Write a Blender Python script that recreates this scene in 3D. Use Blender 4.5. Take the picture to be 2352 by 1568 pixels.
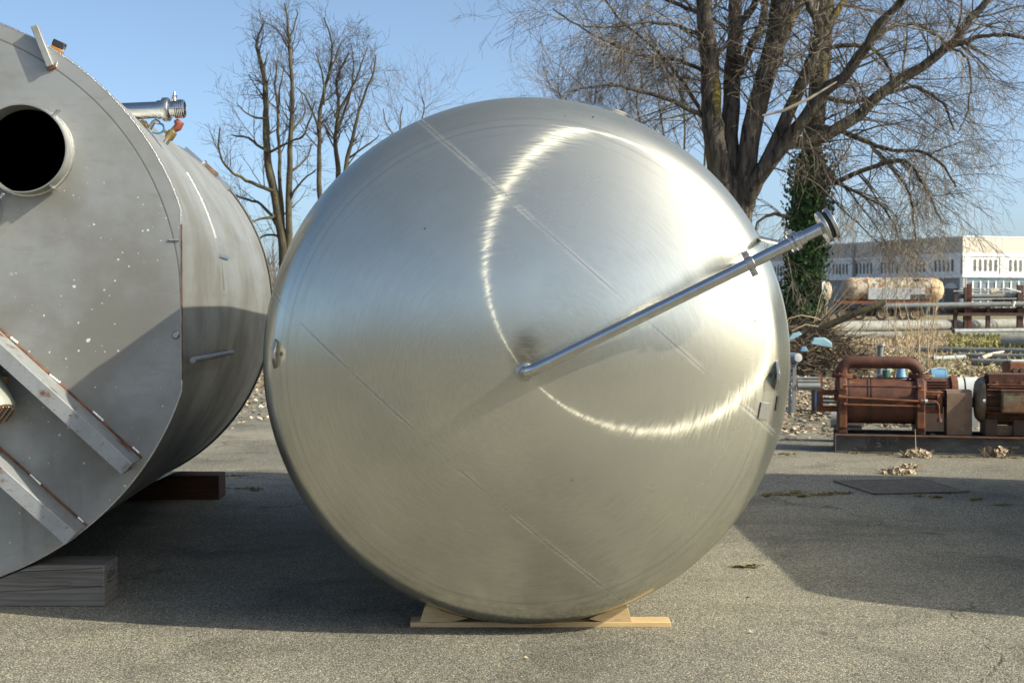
import bpy, bmesh, math, random
from mathutils import Vector, Matrix, Quaternion
V = Vector
rad = math.radians
for o in list(bpy.data.objects): bpy.data.objects.remove(o)
scene = bpy.context.scene
COL = scene.collection

# ---------------------------------------------------------------- camera
CAM_H = 1.555                       # eye height in metres
PITCH = 1.684                       # degrees below the horizon
FPX = 3266.2                        # focal length in units of a 2352 px wide picture
cam_d = bpy.data.cameras.new('camera'); cam = bpy.data.objects.new('camera', cam_d); COL.objects.link(cam)
cam.location = (0, 0, CAM_H); cam.rotation_euler = (rad(90 - PITCH), 0, 0)
cam_d.sensor_width = 36; cam_d.lens = 36 * FPX / 2352
cam_d.clip_start = 0.05; cam_d.clip_end = 6000
cam_d.dof.use_dof = True; cam_d.dof.focus_distance = 6.7; cam_d.dof.aperture_fstop = 9
scene.camera = cam

# ---------------------------------------------------------------- light
SUN = V((0.775, -0.30, 0.56)).normalized()         # direction towards the sun
SUN_EL = math.asin(SUN.z); SUN_AZ = math.atan2(SUN.x, SUN.y)
world = bpy.data.worlds.new('World'); scene.world = world; world.use_nodes = True
wn = world.node_tree; wn.nodes.clear()
sky = wn.nodes.new('ShaderNodeTexSky'); sky.sky_type = 'NISHITA'; sky.sun_disc = False
sky.sun_elevation = SUN_EL; sky.sun_rotation = SUN_AZ
sky.altitude = 0; sky.air_density = 0.42; sky.dust_density = 2.1; sky.ozone_density = 1.5
bg = wn.nodes.new('ShaderNodeBackground'); bg.inputs[1].default_value = 0.15
wo = wn.nodes.new('ShaderNodeOutputWorld')
wb = wn.nodes.new('ShaderNodeMix'); wb.data_type = 'RGBA'; wb.blend_type = 'MULTIPLY'; wb.inputs[0].default_value = 1; wb.inputs[7].default_value = (.96, 1.0, .89, 1)   # camera white balance
wn.links.new(sky.outputs[0], wb.inputs[6]); wn.links.new(wb.outputs[2], bg.inputs[0]); wn.links.new(bg.outputs[0], wo.inputs[0])
sun_d = bpy.data.lights.new('sun', 'SUN'); sun_d.energy = 3.5; sun_d.angle = rad(0.53); sun_d.color = (1.0, 0.925, 0.72)
sun = bpy.data.objects.new('sun', sun_d); COL.objects.link(sun)
sun.rotation_euler = (-SUN).to_track_quat('-Z', 'Y').to_euler(); sun.location = SUN * 60
scene.view_settings.view_transform = 'Standard'; scene.view_settings.look = 'None'
scene.view_settings.gamma = 1; scene.view_settings.use_curve_mapping = False
scene.view_settings.exposure = 0.95
scene.render.engine = 'CYCLES'
scene.render.resolution_x = 1024; scene.render.resolution_y = 682

# ---------------------------------------------------------------- measuring helpers (photo pixels on a 2352 px wide picture -> rays)
CP, SP = math.cos(rad(PITCH)), math.sin(rad(PITCH))
CAM = V((0, 0, CAM_H))
def ray(px, py):
    u = (px - 1176) / FPX; v = (784 - py) / FPX
    return V((u, CP + v * SP, -SP + v * CP))
def P(px, py, Y):
    d = ray(px, py); return CAM + d * (Y / d.y)
def G(px, py, z=0.0):
    d = ray(px, py); return CAM + d * ((z - CAM_H) / d.z)
def hit(M, px, py, axis, val):
    Mi = M.inverted(); o = Mi @ CAM; d = Mi.to_3x3() @ ray(px, py)
    return o + d * ((val - o[axis]) / d[axis])

# ---------------------------------------------------------------- mesh helpers
class MB:
    def __init__(s): s.v = []; s.f = []
    def add(s, vs, fs):
        n = len(s.v); s.v.extend(V(x) for x in vs); s.f.extend(tuple(i + n for i in f) for f in fs); return s
    def box(s, c, size, R=None):
        c = V(c); x, y, z = (a / 2 for a in size); vs = []
        for i in (-1, 1):
            for j in (-1, 1):
                for k in (-1, 1):
                    p = V((i * x, j * y, k * z)); vs.append(c + (R @ p if R is not None else p))
        return s.add(vs, [(0, 1, 3, 2), (4, 6, 7, 5), (0, 4, 5, 1), (2, 3, 7, 6), (0, 2, 6, 4), (1, 5, 7, 3)])
    def bar(s, a, b, w, h, up=(0, 0, 1)):
        a = V(a); b = V(b); d = (b - a).normalized(); x = d.cross(V(up)).normalized(); u = x.cross(d)
        vs = [p + x * i * w / 2 + u * j * h / 2 for p in (a, b) for i, j in ((-1, -1), (1, -1), (1, 1), (-1, 1))]
        return s.add(vs, [(0, 1, 2, 3), (7, 6, 5, 4), (0, 4, 5, 1), (1, 5, 6, 2), (2, 6, 7, 3), (3, 7, 4, 0)])
    def tube(s, pts, rs, n=8, caps=True, closed=False):
        pts = [V(p) for p in pts]; m = len(pts)
        if not isinstance(rs, (list, tuple)): rs = [rs] * m
        t0 = (pts[1] - pts[0]).normalized()
        x = t0.orthogonal().normalized(); base = len(s.v); tp = t0
        for i, p in enumerate(pts):
            if closed: t = (pts[(i + 1) % m] - pts[i - 1]).normalized()
            elif i == 0: t = t0
            elif i == m - 1: t = (pts[i] - pts[i - 1]).normalized()
            else: t = ((pts[i + 1] - p).normalized() + (p - pts[i - 1]).normalized()).normalized()
            x = (x - t * x.dot(t))
            if x.length < 1e-6: x = t.orthogonal()
            x.normalize(); y = t.cross(x)
            for k in range(n):
                a = 2 * math.pi * k / n; s.v.append(p + (x * math.cos(a) + y * math.sin(a)) * rs[i])
        for i in range(m if closed else m - 1):
            for k in range(n):
                a = base + i * n + k; b = base + i * n + (k + 1) % n
                c = base + ((i + 1) % m) * n + (k + 1) % n; d = base + ((i + 1) % m) * n + k
                s.f.append((a, b, c, d))
        if caps and not closed:
            s.f.append(tuple(base + k for k in reversed(range(n))))
            s.f.append(tuple(base + (m - 1) * n + k for k in range(n)))
        return s
    def cyl(s, a, b, r, n=24, r1=None, caps=True):
        return s.tube([a, b], [r, r if r1 is None else r1], n, caps)
    def lathe(s, prof, o=(0, 0, 0), axis=(0, 0, 1), n=48, loop=False):
        o = V(o); ax = V(axis).normalized(); x = V((1, 0, 0)) if abs(ax.z) > .99 else ax.orthogonal().normalized(); y = ax.cross(x); base = len(s.v); rows = []
        for r, t in prof:
            if r < 1e-6: rows.append([len(s.v)]); s.v.append(o + ax * t)
            else:
                rows.append(list(range(len(s.v), len(s.v) + n)))
                for k in range(n):
                    a = 2 * math.pi * k / n; s.v.append(o + ax * t + (x * math.cos(a) + y * math.sin(a)) * r)
        pairs = list(zip(rows, rows[1:])) + ([(rows[-1], rows[0])] if loop else [])
        for A, B in pairs:
            for k in range(n):
                k2 = (k + 1) % n
                if len(A) == 1 and len(B) == 1: continue
                if len(A) == 1: s.f.append((A[0], B[k2], B[k]))
                elif len(B) == 1: s.f.append((A[k], A[k2], B[0]))
                else: s.f.append((A[k], A[k2], B[k2], B[k]))
        return s
    def prism(s, poly, vec):
        n = len(poly); vec = V(vec); a = [V(p) for p in poly]; b = [p + vec for p in a]
        return s.add(a + b, [tuple(range(n))[::-1], tuple(range(n, 2 * n))] + [(i, (i + 1) % n, n + (i + 1) % n, n + i) for i in range(n)])
    def build(s, name, mat, parent=None, local=True, smooth=35, loc=None, bevel=0):
        vs = s.v
        if parent is not None and not local:
            r = parent
            while r.parent: r = r.parent
            Mi = ROOT[r.name].inverted(); vs = [Mi @ p for p in vs]
        if parent is None and loc is None:
            xs = [p.x for p in vs]; ys = [p.y for p in vs]; zs = [p.z for p in vs]
            loc = V(((min(xs) + max(xs)) / 2, (min(ys) + max(ys)) / 2, min(zs)))
        if parent is None: loc = V(loc); vs = [p - loc for p in vs]
        me = bpy.data.meshes.new(name); me.from_pydata([tuple(p) for p in vs], [], s.f)
        bm = bmesh.new(); bm.from_mesh(me); bmesh.ops.recalc_face_normals(bm, faces=bm.faces); bm.to_mesh(me); bm.free()
        me.materials.append(mat)
        if smooth:
            me.polygons.foreach_set('use_smooth', [True] * len(me.polygons)); me.set_sharp_from_angle(angle=rad(smooth))
        ob = bpy.data.objects.new(name, me); COL.objects.link(ob)
        if parent is not None: ob.parent = parent
        else: ob.location = loc; ROOT[ob.name] = Matrix.Translation(loc)
        if bevel:
            m = ob.modifiers.new('bevel', 'BEVEL'); m.width = bevel; m.segments = 2; m.limit_method = 'ANGLE'
        return ob
ROOT = {}
def tag(o, label=None, cat=None, group=None, kind=None):
    if label: o['label'] = label
    if cat: o['category'] = cat
    if group: o['group'] = group
    if kind: o['kind'] = kind
    return o
def thing(name, label, cat, M, group=None):
    o = bpy.data.objects.new(name, None); COL.objects.link(o); o.empty_display_size = .1
    if not isinstance(M, Matrix): M = Matrix.Translation(V(M))
    o.matrix_world = M; ROOT[o.name] = M.copy(); tag(o, label, cat, group); return o
def copy_tree(o, parent=None, M=None):
    c = o.copy(); COL.objects.link(c); c.parent = parent
    if M is not None: c.matrix_world = M; ROOT[c.name] = M.copy()
    for ch in list(o.children): copy_tree(ch, c)
    return c
def frame(o, fwd, up=(0, 0, 1)):
    """local Z = fwd, local Y close to up"""
    z = V(fwd).normalized(); x = V(up).cross(z).normalized(); y = z.cross(x)
    return Matrix(((x.x, y.x, z.x, o[0]), (x.y, y.y, z.y, o[1]), (x.z, y.z, z.z, o[2]), (0, 0, 0, 1)))

# ---------------------------------------------------------------- materials
class NT:
    def __init__(s, name):
        s.m = bpy.data.materials.new(name); s.m.use_nodes = True; s.t = s.m.node_tree; s.t.nodes.clear()
        s.out = s.n('ShaderNodeOutputMaterial'); s.b = s.n('ShaderNodeBsdfPrincipled'); s.l(s.b.outputs[0], s.out.inputs[0])
    def n(s, ty, **k):
        x = s.t.nodes.new(ty)
        for a, b in k.items(): setattr(x, a, b)
        return x
    def l(s, a, b): s.t.links.new(a, b)
    def set(s, inp, v):
        if hasattr(v, 'is_linked') or isinstance(v, bpy.types.NodeSocket): s.l(v, inp)
        else:
            if isinstance(v, (tuple, list)) and len(v) == 3 and inp.type == 'RGBA': v = (*v, 1)
            inp.default_value = v
    def math(s, op, a, b=0.0, c=None, clamp=False):
        x = s.n('ShaderNodeMath', operation=op, use_clamp=clamp); s.set(x.inputs[0], a); s.set(x.inputs[1], b)
        if c is not None: s.set(x.inputs[2], c)
        return x.outputs[0]
    def mix(s, f, a, b, mode='MIX'):
        x = s.n('ShaderNodeMix', data_type='RGBA', blend_type=mode); s.set(x.inputs[0], f); s.set(x.inputs[6], a); s.set(x.inputs[7], b); return x.outputs[2]
    def coord(s, scale=(1, 1, 1), kind='Object', rot=(0, 0, 0)):
        tc = s.n('ShaderNodeTexCoord'); mp = s.n('ShaderNodeMapping'); mp.inputs['Scale'].default_value = scale; mp.inputs['Rotation'].default_value = rot
        s.l(tc.outputs[kind], mp.inputs[0]); return mp.outputs[0]
    def noise(s, vec, scale, detail=5, rough=.6, dist=0):
        x = s.n('ShaderNodeTexNoise'); x.inputs['Scale'].default_value = scale; x.inputs['Detail'].default_value = detail
        x.inputs['Roughness'].default_value = rough; x.inputs['Distortion'].default_value = dist
        if vec is not None: s.l(vec, x.inputs['Vector'])
        return x.outputs[0]
    def voro(s, vec, scale, out='Distance', feature='F1', rnd=1):
        x = s.n('ShaderNodeTexVoronoi', feature=feature); x.inputs['Scale'].default_value = scale; x.inputs['Randomness'].default_value = rnd
        if vec is not None: s.l(vec, x.inputs['Vector'])
        return x.outputs[out]
    def ramp(s, f, a, b, lo=0.0, hi=1.0):
        x = s.n('ShaderNodeMapRange', interpolation_type='SMOOTHSTEP'); s.set(x.inputs[0], f)
        for i, v in ((1, a), (2, b), (3, lo), (4, hi)): x.inputs[i].default_value = v
        return x.outputs[0]
    def bump(s, h, strength=.3, dist=.01, normal=None):
        x = s.n('ShaderNodeBump'); x.inputs['Strength'].default_value = strength; x.inputs['Distance'].default_value = dist; s.set(x.inputs['Height'], h)
        if normal is not None: s.l(normal, x.inputs['Normal'])
        s.l(x.outputs[0], s.b.inputs['Normal']); return x.outputs[0]
    def fin(s, col=None, rough=None, metal=None, **k):
        if col is not None: s.set(s.b.inputs['Base Color'], col)
        if rough is not None: s.set(s.b.inputs['Roughness'], rough)
        if metal is not None: s.set(s.b.inputs['Metallic'], metal)
        for a, v in k.items(): s.set(s.b.inputs[a.replace('_', ' ')], v)
        return s.m
def mk(name, c1, c2=None, scale=4, lo=.35, hi=.65, rough=.6, rvar=.1, metal=0, bump=.15, bscale=60, bdist=.005, stretch=(1, 1, 1), spots=(), spec=.4, rnd=0):
    t = NT(name); co = t.coord(stretch)
    n1 = t.noise(co, scale, 7)
    col = t.mix(t.ramp(n1, lo, hi), c1, c2) if c2 else t.mix(0, c1, c1)
    for (sc, sscale, a, b) in spots:
        col = t.mix(t.ramp(t.noise(co, sscale, 6), a, b), col, sc)
    if rnd:
        g = t.n('ShaderNodeObjectInfo'); col = t.mix(1.0, col, t.ramp(g.outputs['Random'], 0, 1, 1 - rnd, 1 + rnd), 'MULTIPLY')
    if bump: t.bump(t.noise(co, bscale, 5), bump, bdist)
    r = t.ramp(n1, .3, .7, rough - rvar / 2, rough + rvar / 2)
    return t.fin(col, r, metal, Specular_IOR_Level=spec)
# ---------------------------------------------------------------- material library
def m_brushed(name, aniso=.82, rough=.32, base=(.655, .645, .57), seams=True, thin=.075, soft=-.065, matt=.20):
    t = NT(name); tc = t.n('ShaderNodeTexCoord'); sp = t.n('ShaderNodeSeparateXYZ'); t.l(tc.outputs['Object'], sp.inputs[0])
    x, y, z = sp.outputs
    r = t.math('SQRT', t.math('ADD', t.math('MULTIPLY', x, x), t.math('MULTIPLY', y, y)))
    rs = t.math('MAXIMUM', r, .001); cx = t.math('DIVIDE', x, rs); cy = t.math('DIVIDE', y, rs)
    cv = t.n('ShaderNodeCombineXYZ'); t.l(t.math('MULTIPLY', t.math('ADD', r, t.math('MULTIPLY', z, 1.0)), 55.0), cv.inputs[0]); t.l(t.math('MULTIPLY', cx, 1.6), cv.inputs[1]); t.l(t.math('MULTIPLY', cy, 1.6), cv.inputs[2])
    rings = t.noise(cv.outputs[0], 1.0, 4, .65)
    cv2 = t.n('ShaderNodeCombineXYZ'); t.l(t.math('MULTIPLY', r, 130.0), cv2.inputs[0]); t.l(t.math('MULTIPLY', cx, 11.0), cv2.inputs[1]); t.l(t.math('MULTIPLY', cy, 11.0), cv2.inputs[2])
    fine = t.noise(cv2.outputs[0], 1.0, 1.5, .5)
    cloud = t.noise(tc.outputs['Object'], 1.6, 4, .55)
    cloud2 = t.noise(tc.outputs['Object'], 5.0, 4, .6, .6)
    col = t.mix(t.ramp(cloud, .35, .65), base, tuple(c * .90 for c in base))
    col = t.mix(t.ramp(cloud2, .55, .8, 0, .35), col, (base[0] * .93, base[1] * .9, base[2] * .82))
    ro = t.math('ADD', t.ramp(cloud, .3, .7, rough - .025, rough + .03), t.ramp(fine, .3, .7, -.03, .03))
    an = aniso
    h = t.math('ADD', t.math('ADD', t.math('MULTIPLY', rings, .4), t.math('MULTIPLY', fine, .5)), t.math('MULTIPLY', t.noise(tc.outputs['Object'], 2.3, 2, .5), 9.0))
    if seams:
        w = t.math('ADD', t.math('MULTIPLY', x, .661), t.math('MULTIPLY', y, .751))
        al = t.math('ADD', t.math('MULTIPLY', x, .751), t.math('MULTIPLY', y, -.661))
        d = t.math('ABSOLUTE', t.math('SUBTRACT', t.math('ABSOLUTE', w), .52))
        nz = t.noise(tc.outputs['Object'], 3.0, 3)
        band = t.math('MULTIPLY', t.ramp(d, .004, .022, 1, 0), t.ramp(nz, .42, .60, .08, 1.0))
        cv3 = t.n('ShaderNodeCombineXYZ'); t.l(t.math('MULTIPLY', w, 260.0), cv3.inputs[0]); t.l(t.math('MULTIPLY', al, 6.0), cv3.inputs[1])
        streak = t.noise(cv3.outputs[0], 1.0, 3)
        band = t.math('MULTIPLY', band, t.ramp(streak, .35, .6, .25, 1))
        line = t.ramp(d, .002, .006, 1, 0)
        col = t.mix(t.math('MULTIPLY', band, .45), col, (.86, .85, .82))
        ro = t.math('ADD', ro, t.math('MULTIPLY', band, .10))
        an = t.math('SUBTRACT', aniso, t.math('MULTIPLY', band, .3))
        h = t.math('ADD', h, t.math('MULTIPLY', line, -.25))
        # grease patch and machining rings round the outlet
        col = t.mix(t.math('MULTIPLY', t.math('MULTIPLY', line, t.ramp(nz, .40, .6, .1, 1)), .5), col, (.22, .21, .19))
        col = t.mix(t.ramp(rings, .35, .65, 0, .06), col, (.42, .42, .39))
        for rr0, kk in ((1.085, .22), (1.118, .14), (1.045, .08)):
            col = t.mix(t.ramp(t.math('ABSOLUTE', t.math('SUBTRACT', r, rr0)), .002, .007, kk, 0), col, (.28, .26, .21))
        yy = t.math('SUBTRACT', y, .085); rb_ = t.math('SQRT', t.math('ADD', t.math('MULTIPLY', t.math('MULTIPLY', x, x), 2.2), t.math('MULTIPLY', yy, yy)))
        col = t.mix(t.math('MULTIPLY', t.ramp(rb_, .02, .15, .75, 0), t.ramp(rings, .3, .6, .5, 1)), col, (.20, .18, .145))
        sm_ = t.noise(tc.outputs['Object'], 26, 3, .5); col = t.mix(t.ramp(sm_, .76, .78, 0, .8), col, (.10, .09, .08))
    bn = t.bump(h, .05, .0012)
    hs = t.math('ADD', t.math('MULTIPLY', rings, .10), t.math('MULTIPLY', t.noise(tc.outputs['Object'], 2.3, 2, .5), 8.0)); bs = t.bump(hs, .05, .0012)
    tg = t.n('ShaderNodeTangent', direction_type='RADIAL', axis='Z')
    gl = t.n('ShaderNodeBsdfAnisotropic', distribution='GGX'); t.set(gl.inputs['Color'], col); t.set(gl.inputs['Roughness'], ro)
    t.set(gl.inputs['Anisotropy'], t.math('MULTIPLY', an, -1.0)); t.l(tg.outputs[0], gl.inputs['Tangent']); t.l(bn, gl.inputs['Normal'])
    g2 = t.n('ShaderNodeBsdfAnisotropic', distribution='BECKMANN'); t.set(g2.inputs['Color'], col); t.set(g2.inputs['Roughness'], t.ramp(cloud, .3, .7, rough + soft - .015, rough + soft + .02))
    g2.inputs['Anisotropy'].default_value = -.1; t.l(tg.outputs[0], g2.inputs['Tangent']); t.l(bs, g2.inputs['Normal'])
    df = t.n('ShaderNodeBsdfDiffuse'); t.set(df.inputs['Color'], t.mix(1.0, col, (.62, .63, .62), 'MULTIPLY')); t.l(bs, df.inputs['Normal'])
    m0 = t.n('ShaderNodeMixShader'); t.set(m0.inputs[0], matt if not seams else t.math('ADD', matt, t.math('MULTIPLY', band, .25))); t.l(g2.outputs[0], m0.inputs[1]); t.l(df.outputs[0], m0.inputs[2])
    mx = t.n('ShaderNodeMixShader'); t.set(mx.inputs[0], t.ramp(fine, .3, .7, thin * .4, thin * 1.6)); t.l(m0.outputs[0], mx.inputs[1]); t.l(gl.outputs[0], mx.inputs[2]); gl = mx
    t.l(gl.outputs[0], t.out.inputs[0]); t.t.nodes.remove(t.b)
    return t.m
M_HEAD = m_brushed('brushed_stainless_head')
M_SHELL = m_brushed('brushed_stainless_shell', .5, .38, seams=False)
M_PIPE = mk('polished_stainless', (.66, .66, .67), (.58, .58, .59), 20, rough=.14, rvar=.06, metal=1, bump=.03, bscale=300, bdist=.001, spots=(((.45, .42, .38), 9, .66, .85),))
M_STEEL = mk('satin_stainless', (.55, .55, .55), (.44, .44, .43), 9, rough=.33, rvar=.1, metal=1, bump=.05, bscale=200, bdist=.001)
M_WELD = mk('weld_bead', (.62, .61, .59), (.48, .46, .43), 40, rough=.33, metal=1, bump=.7, bscale=140, bdist=.004)
M_RUBBER = mk('black_rubber', (.02, .02, .022), (.035, .035, .035), 12, rough=.7, bump=.1)

def m_dull(name, plate):
    t = NT(name); tc = t.n('ShaderNodeTexCoord'); ob = tc.outputs['Object']; sp = t.n('ShaderNodeSeparateXYZ'); t.l(ob, sp.inputs[0]); x, y, z = sp.outputs
    c1 = t.noise(ob, 1.4, 6, .6); c2 = t.noise(t.coord((2.5, 9, 2.5)), 2.0, 6, .65); c3 = t.noise(ob, 6, 5, .6)
    col = t.mix(t.ramp(c1, .35, .65), (.35, .36, .36), (.235, .232, .215))
    col = t.mix(t.ramp(c2, .5, .75, 0, .5), col, (.25, .24, .22))
    col = t.mix(t.ramp(c3, .6, .8, 0, .35), col, (.21, .195, .17))
    h = t.math('MULTIPLY', t.noise(ob, 3, 3), .5); met = .55
    ro = t.ramp(c1, .3, .7, .46, .58)
    if plate:
        r = t.math('SQRT', t.math('ADD', t.math('MULTIPLY', x, x), t.math('MULTIPLY', y, y)))
        ring = t.ramp(t.math('ABSOLUTE', t.math('SUBTRACT', r, 1.407)), .002, .006, 1, 0)
        upper = t.ramp(y, -.1, .05)
        col = t.mix(t.math('MULTIPLY', t.math('MULTIPLY', ring, upper), .75), col, (.10, .10, .10))
        edge = t.math('MULTIPLY', t.ramp(r, 1.36, 1.47), t.ramp(c3, .35, .6, .2, .8))
        col = t.mix(t.math('MULTIPLY', edge, .35), col, (.38, .38, .38))
        # white splashes of lime and paint
        wob = t.n('ShaderNodeVectorMath', operation='ADD'); nv = t.n('ShaderNodeTexNoise'); nv.inputs['Scale'].default_value = 60; t.l(ob, nv.inputs['Vector'])
        sc = t.n('ShaderNodeVectorMath', operation='SCALE'); t.l(nv.outputs['Color'], sc.inputs[0]); sc.inputs['Scale'].default_value = .012
        t.l(ob, wob.inputs[0]); t.l(sc.outputs[0], wob.inputs[1])
        zone = t.ramp(t.noise(ob, 1.1, 3), .36, .50)
        tot = None
        for sca, rr, keep in ((6.0, .085, .25), (13, .115, .22), (28, .16, .25)):
            vo = t.n('ShaderNodeTexVoronoi'); vo.inputs['Scale'].default_value = sca; t.l(wob.outputs[0], vo.inputs['Vector'])
            cs = t.n('ShaderNodeSeparateColor'); t.l(vo.outputs['Color'], cs.inputs[0])
            rad_ = t.math('MULTIPLY', t.math('POWER', cs.outputs[1], 1.6), rr)
            s_ = t.math('MULTIPLY', t.math('LESS_THAN', vo.outputs['Distance'], t.math('ADD', rad_, .012)), t.math('GREATER_THAN', cs.outputs[0], keep))
            tot = s_ if tot is None else t.math('MAXIMUM', tot, s_)
        tot = t.math('MULTIPLY', tot, zone)
        tot = t.math('MULTIPLY', tot, t.ramp(y, .75, .45))
        col = t.mix(t.math('MULTIPLY', tot, .8), col, (.78, .78, .76))
        # rust weeping below the lower support beams
        ax = t.math('ADD', t.math('MULTIPLY', x, .667), t.math('MULTIPLY', y, .745))
        st = t.noise(t.coord((14, 1.2, 1)), 1.0, 4)
        low = t.ramp(y, -.62, -1.1)
        col = t.mix(t.math('MULTIPLY', t.math('MULTIPLY', t.ramp(st, .55, .75), low), .6), col, (.22, .13, .07))
        ro = t.math('ADD', ro, t.math('MULTIPLY', tot, .2))
        h = t.math('ADD', h, t.math('MULTIPLY', ring, -.4))
    else:
        st = t.noise(t.coord((5, 5, .7)), 1.6, 5)
        col = t.mix(t.ramp(st, .5, .75, 0, .45), col, (.20, .185, .165))
        scr = t.noise(t.coord((.8, 3, 22)), 1.5, 4)
        col = t.mix(t.ramp(scr, .62, .75, 0, .3), col, (.38, .365, .34))
    t.bump(h, .18, .01)
    return t.fin(col, ro, met)
M_PLATE = m_dull('weathered_steel_plate', True)
M_OLDSHELL = m_dull('weathered_steel_shell', False)
M_BEAM = mk('galvanised_rusting', (.29, .31, .33), (.24, .255, .27), 6, rough=.55, metal=.3, bump=.2, bscale=80, spots=(((.12, .075, .055), 95, .62, .67), ((.15, .07, .04), 38, .63, .69), ((.14, .065, .035), 5, .56, .66)))
M_RUSTLINE = mk('rust_weld', (.20, .085, .04), (.10, .045, .028), 18, rough=.85, bump=.6, bscale=90)
M_RUST = mk('rusted_castings', (.115, .046, .030), (.075, .031, .022), 7, rough=.72, bump=.35, bscale=90, spots=(((.24, .085, .035), 9, .62, .74), ((.035, .018, .014), 4, .52, .7)))
M_RUSTO = mk('orange_rust', (.20, .076, .036), (.115, .046, .027), 9, rough=.8, bump=.4, bscale=90, spots=(((.10, .045, .03), 14, .55, .7),))
M_RUSTP = mk('rusted_sheet', (.20, .135, .095), (.15, .10, .075), 8, rough=.75, bump=.2, bscale=120, spots=(((.25, .17, .12), 22, .58, .7),))
M_MOTOR = mk('rusty_motor', (.12, .060, .038), (.08, .040, .028), 8, rough=.7, bump=.3, spots=(((.30, .27, .20), 6, .60, .74), ((.27, .12, .05), 13, .6, .72)))
M_MOTORG = mk('faded_green_motor', (.20, .18, .125), (.13, .105, .07), 7, rough=.6, bump=.2, spots=(((.17, .08, .04), 8, .48, .62), ((.09, .05, .03), 16, .58, .68)))
M_SKID = mk('dirty_skid_paint', (.085, .09, .095), (.05, .045, .045), 5, rough=.7, bump=.25, stretch=(1, 1, 2), spots=(((.17, .18, .195), 11, .60, .70), ((.10, .05, .035), 7, .62, .76)))
M_WOODN = mk('fresh_pine', (.55, .41, .23), (.44, .31, .165), 3, rough=.65, bump=.25, stretch=(1.5, 14, 14), bscale=8, spots=(((.33, .21, .10), 4, .60, .72), ((.20, .16, .11), 1.1, .60, .74)))
def m_timber(name, c1, c2, dark):
    t = NT(name); co = t.coord((1.0, 16, 16)); n1 = t.noise(co, 2.2, 6, .65, .3); n2 = t.noise(t.coord((.6, 34, 34)), 2.0, 5, .6)
    col = t.mix(t.ramp(n1, .3, .7), c1, c2); col = t.mix(t.ramp(n2, .54, .68, 0, .7), col, dark)
    wv = t.n('ShaderNodeTexWave', wave_type='BANDS', bands_direction='Z'); wv.inputs['Scale'].default_value = 9; wv.inputs['Distortion'].default_value = 3.5; wv.inputs['Detail'].default_value = 2; wv.inputs['Detail Scale'].default_value = .6
    t.l(t.coord((.35, 1, 1)), wv.inputs['Vector']); col = t.mix(t.ramp(wv.outputs[0], .1, .35, .4, 0), col, dark)
    t.bump(t.math('ADD', n1, t.math('MULTIPLY', n2, .6)), .5, .006)
    return t.fin(col, .8, 0)
M_TIMBER = m_timber('weathered_timber', (.17, .16, .145), (.125, .115, .105), (.05, .045, .04))
M_TIMBERB = m_timber('brown_timber', (.10, .045, .024), (.075, .034, .018), (.03, .015, .01))
M_BARK = mk('grey_bark', (.135, .118, .098), (.06, .05, .042), 9, rough=.9, bump=1.0, bscale=20, bdist=.07, stretch=(1, 1, .2), spots=(((.19, .15, .03), 1.6, .56, .68), ((.028, .022, .018), 11, .52, .64)))
M_BARKD = mk('dark_mossy_bark', (.095, .083, .05), (.055, .046, .032), 8, rough=.9, bump=.7, bscale=26, bdist=.03, stretch=(1, 1, .3), spots=(((.13, .11, .03), 1.8, .54, .68),))
M_TWIG = mk('twigs', (.185, .157, .122), (.11, .092, .072), 1.5, rough=.85, bump=0)
M_TWIGD = mk('dark_twigs', (.095, .076, .05), (.06, .048, .035), 1.5, rough=.85, bump=0)
M_TWIGF = mk('far_twigs', (.16, .135, .115), (.12, .10, .085), .6, rough=.9, bump=0)
M_DEADWOOD = mk('pale_deadwood', (.50, .45, .37), (.38, .33, .26), 6, rough=.85, bump=.2)
M_STICK = mk('dry_sticks', (.17, .13, .095), (.09, .07, .052), 3, rough=.9, bump=.1)
M_CANE = mk('dry_canes', (.42, .33, .21), (.32, .24, .15), 3, rough=.8, bump=0)
def m_island(name, cols, rough=.8, trans=0):
    t = NT(name); g = t.n('ShaderNodeNewGeometry'); r = t.n('ShaderNodeValToRGB'); r.color_ramp.interpolation = 'LINEAR'
    t.l(g.outputs['Random Per Island'], r.inputs[0])
    e = r.color_ramp.elements; e[0].color = (*cols[0], 1); e[1].color = (*cols[-1], 1)
    for i, c in enumerate(cols[1:-1]): x = e.new((i + 1) / (len(cols) - 1)); x.color = (*c, 1)
    return t.fin(r.outputs[0], rough, 0, Specular_IOR_Level=.35)
M_IVY = m_island('ivy_leaves', [(.015, .045, .012), (.03, .085, .02), (.055, .13, .03), (.09, .19, .055)], .45)
M_LITTER = m_island('leaf_litter', [(.12, .075, .045), (.26, .19, .12), (.40, .33, .24), (.52, .46, .36), (.20, .13, .08)], .8)
M_GRASS = m_island('dry_grass', [(.10, .12, .03), (.20, .20, .06), (.33, .27, .13), (.14, .17, .045)], .8)
M_MOSS = m_island('moss', [(.12, .12, .04), (.17, .15, .06), (.22, .15, .075), (.14, .12, .06)], .9)
M_CONC = mk('old_concrete_pipe', (.25, .25, .235), (.19, .19, .18), 3, rough=.85, bump=.2, spots=(((.20, .19, .17), 1.5, .58, .75),))
M_GALV = mk('grey_pipe', (.20, .215, .22), (.14, .15, .155), 4, rough=.55, metal=0, bump=.05)
M_DARKRUST = mk('dark_rusty_frame', (.075, .045, .035), (.05, .033, .028), 4, rough=.8, bump=.2)
M_REDPOST = mk('red_rust_post', (.11, .03, .025), (.08, .025, .02), 5, rough=.8)
M_WHITEB = mk('white_facade_panel', (.78, .79, .80), (.72, .735, .75), .5, rough=.6, bump=0)
M_BEIGEB = mk('beige_fascia', (.52, .475, .42), (.48, .44, .39), .4, rough=.7, bump=0)
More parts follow.
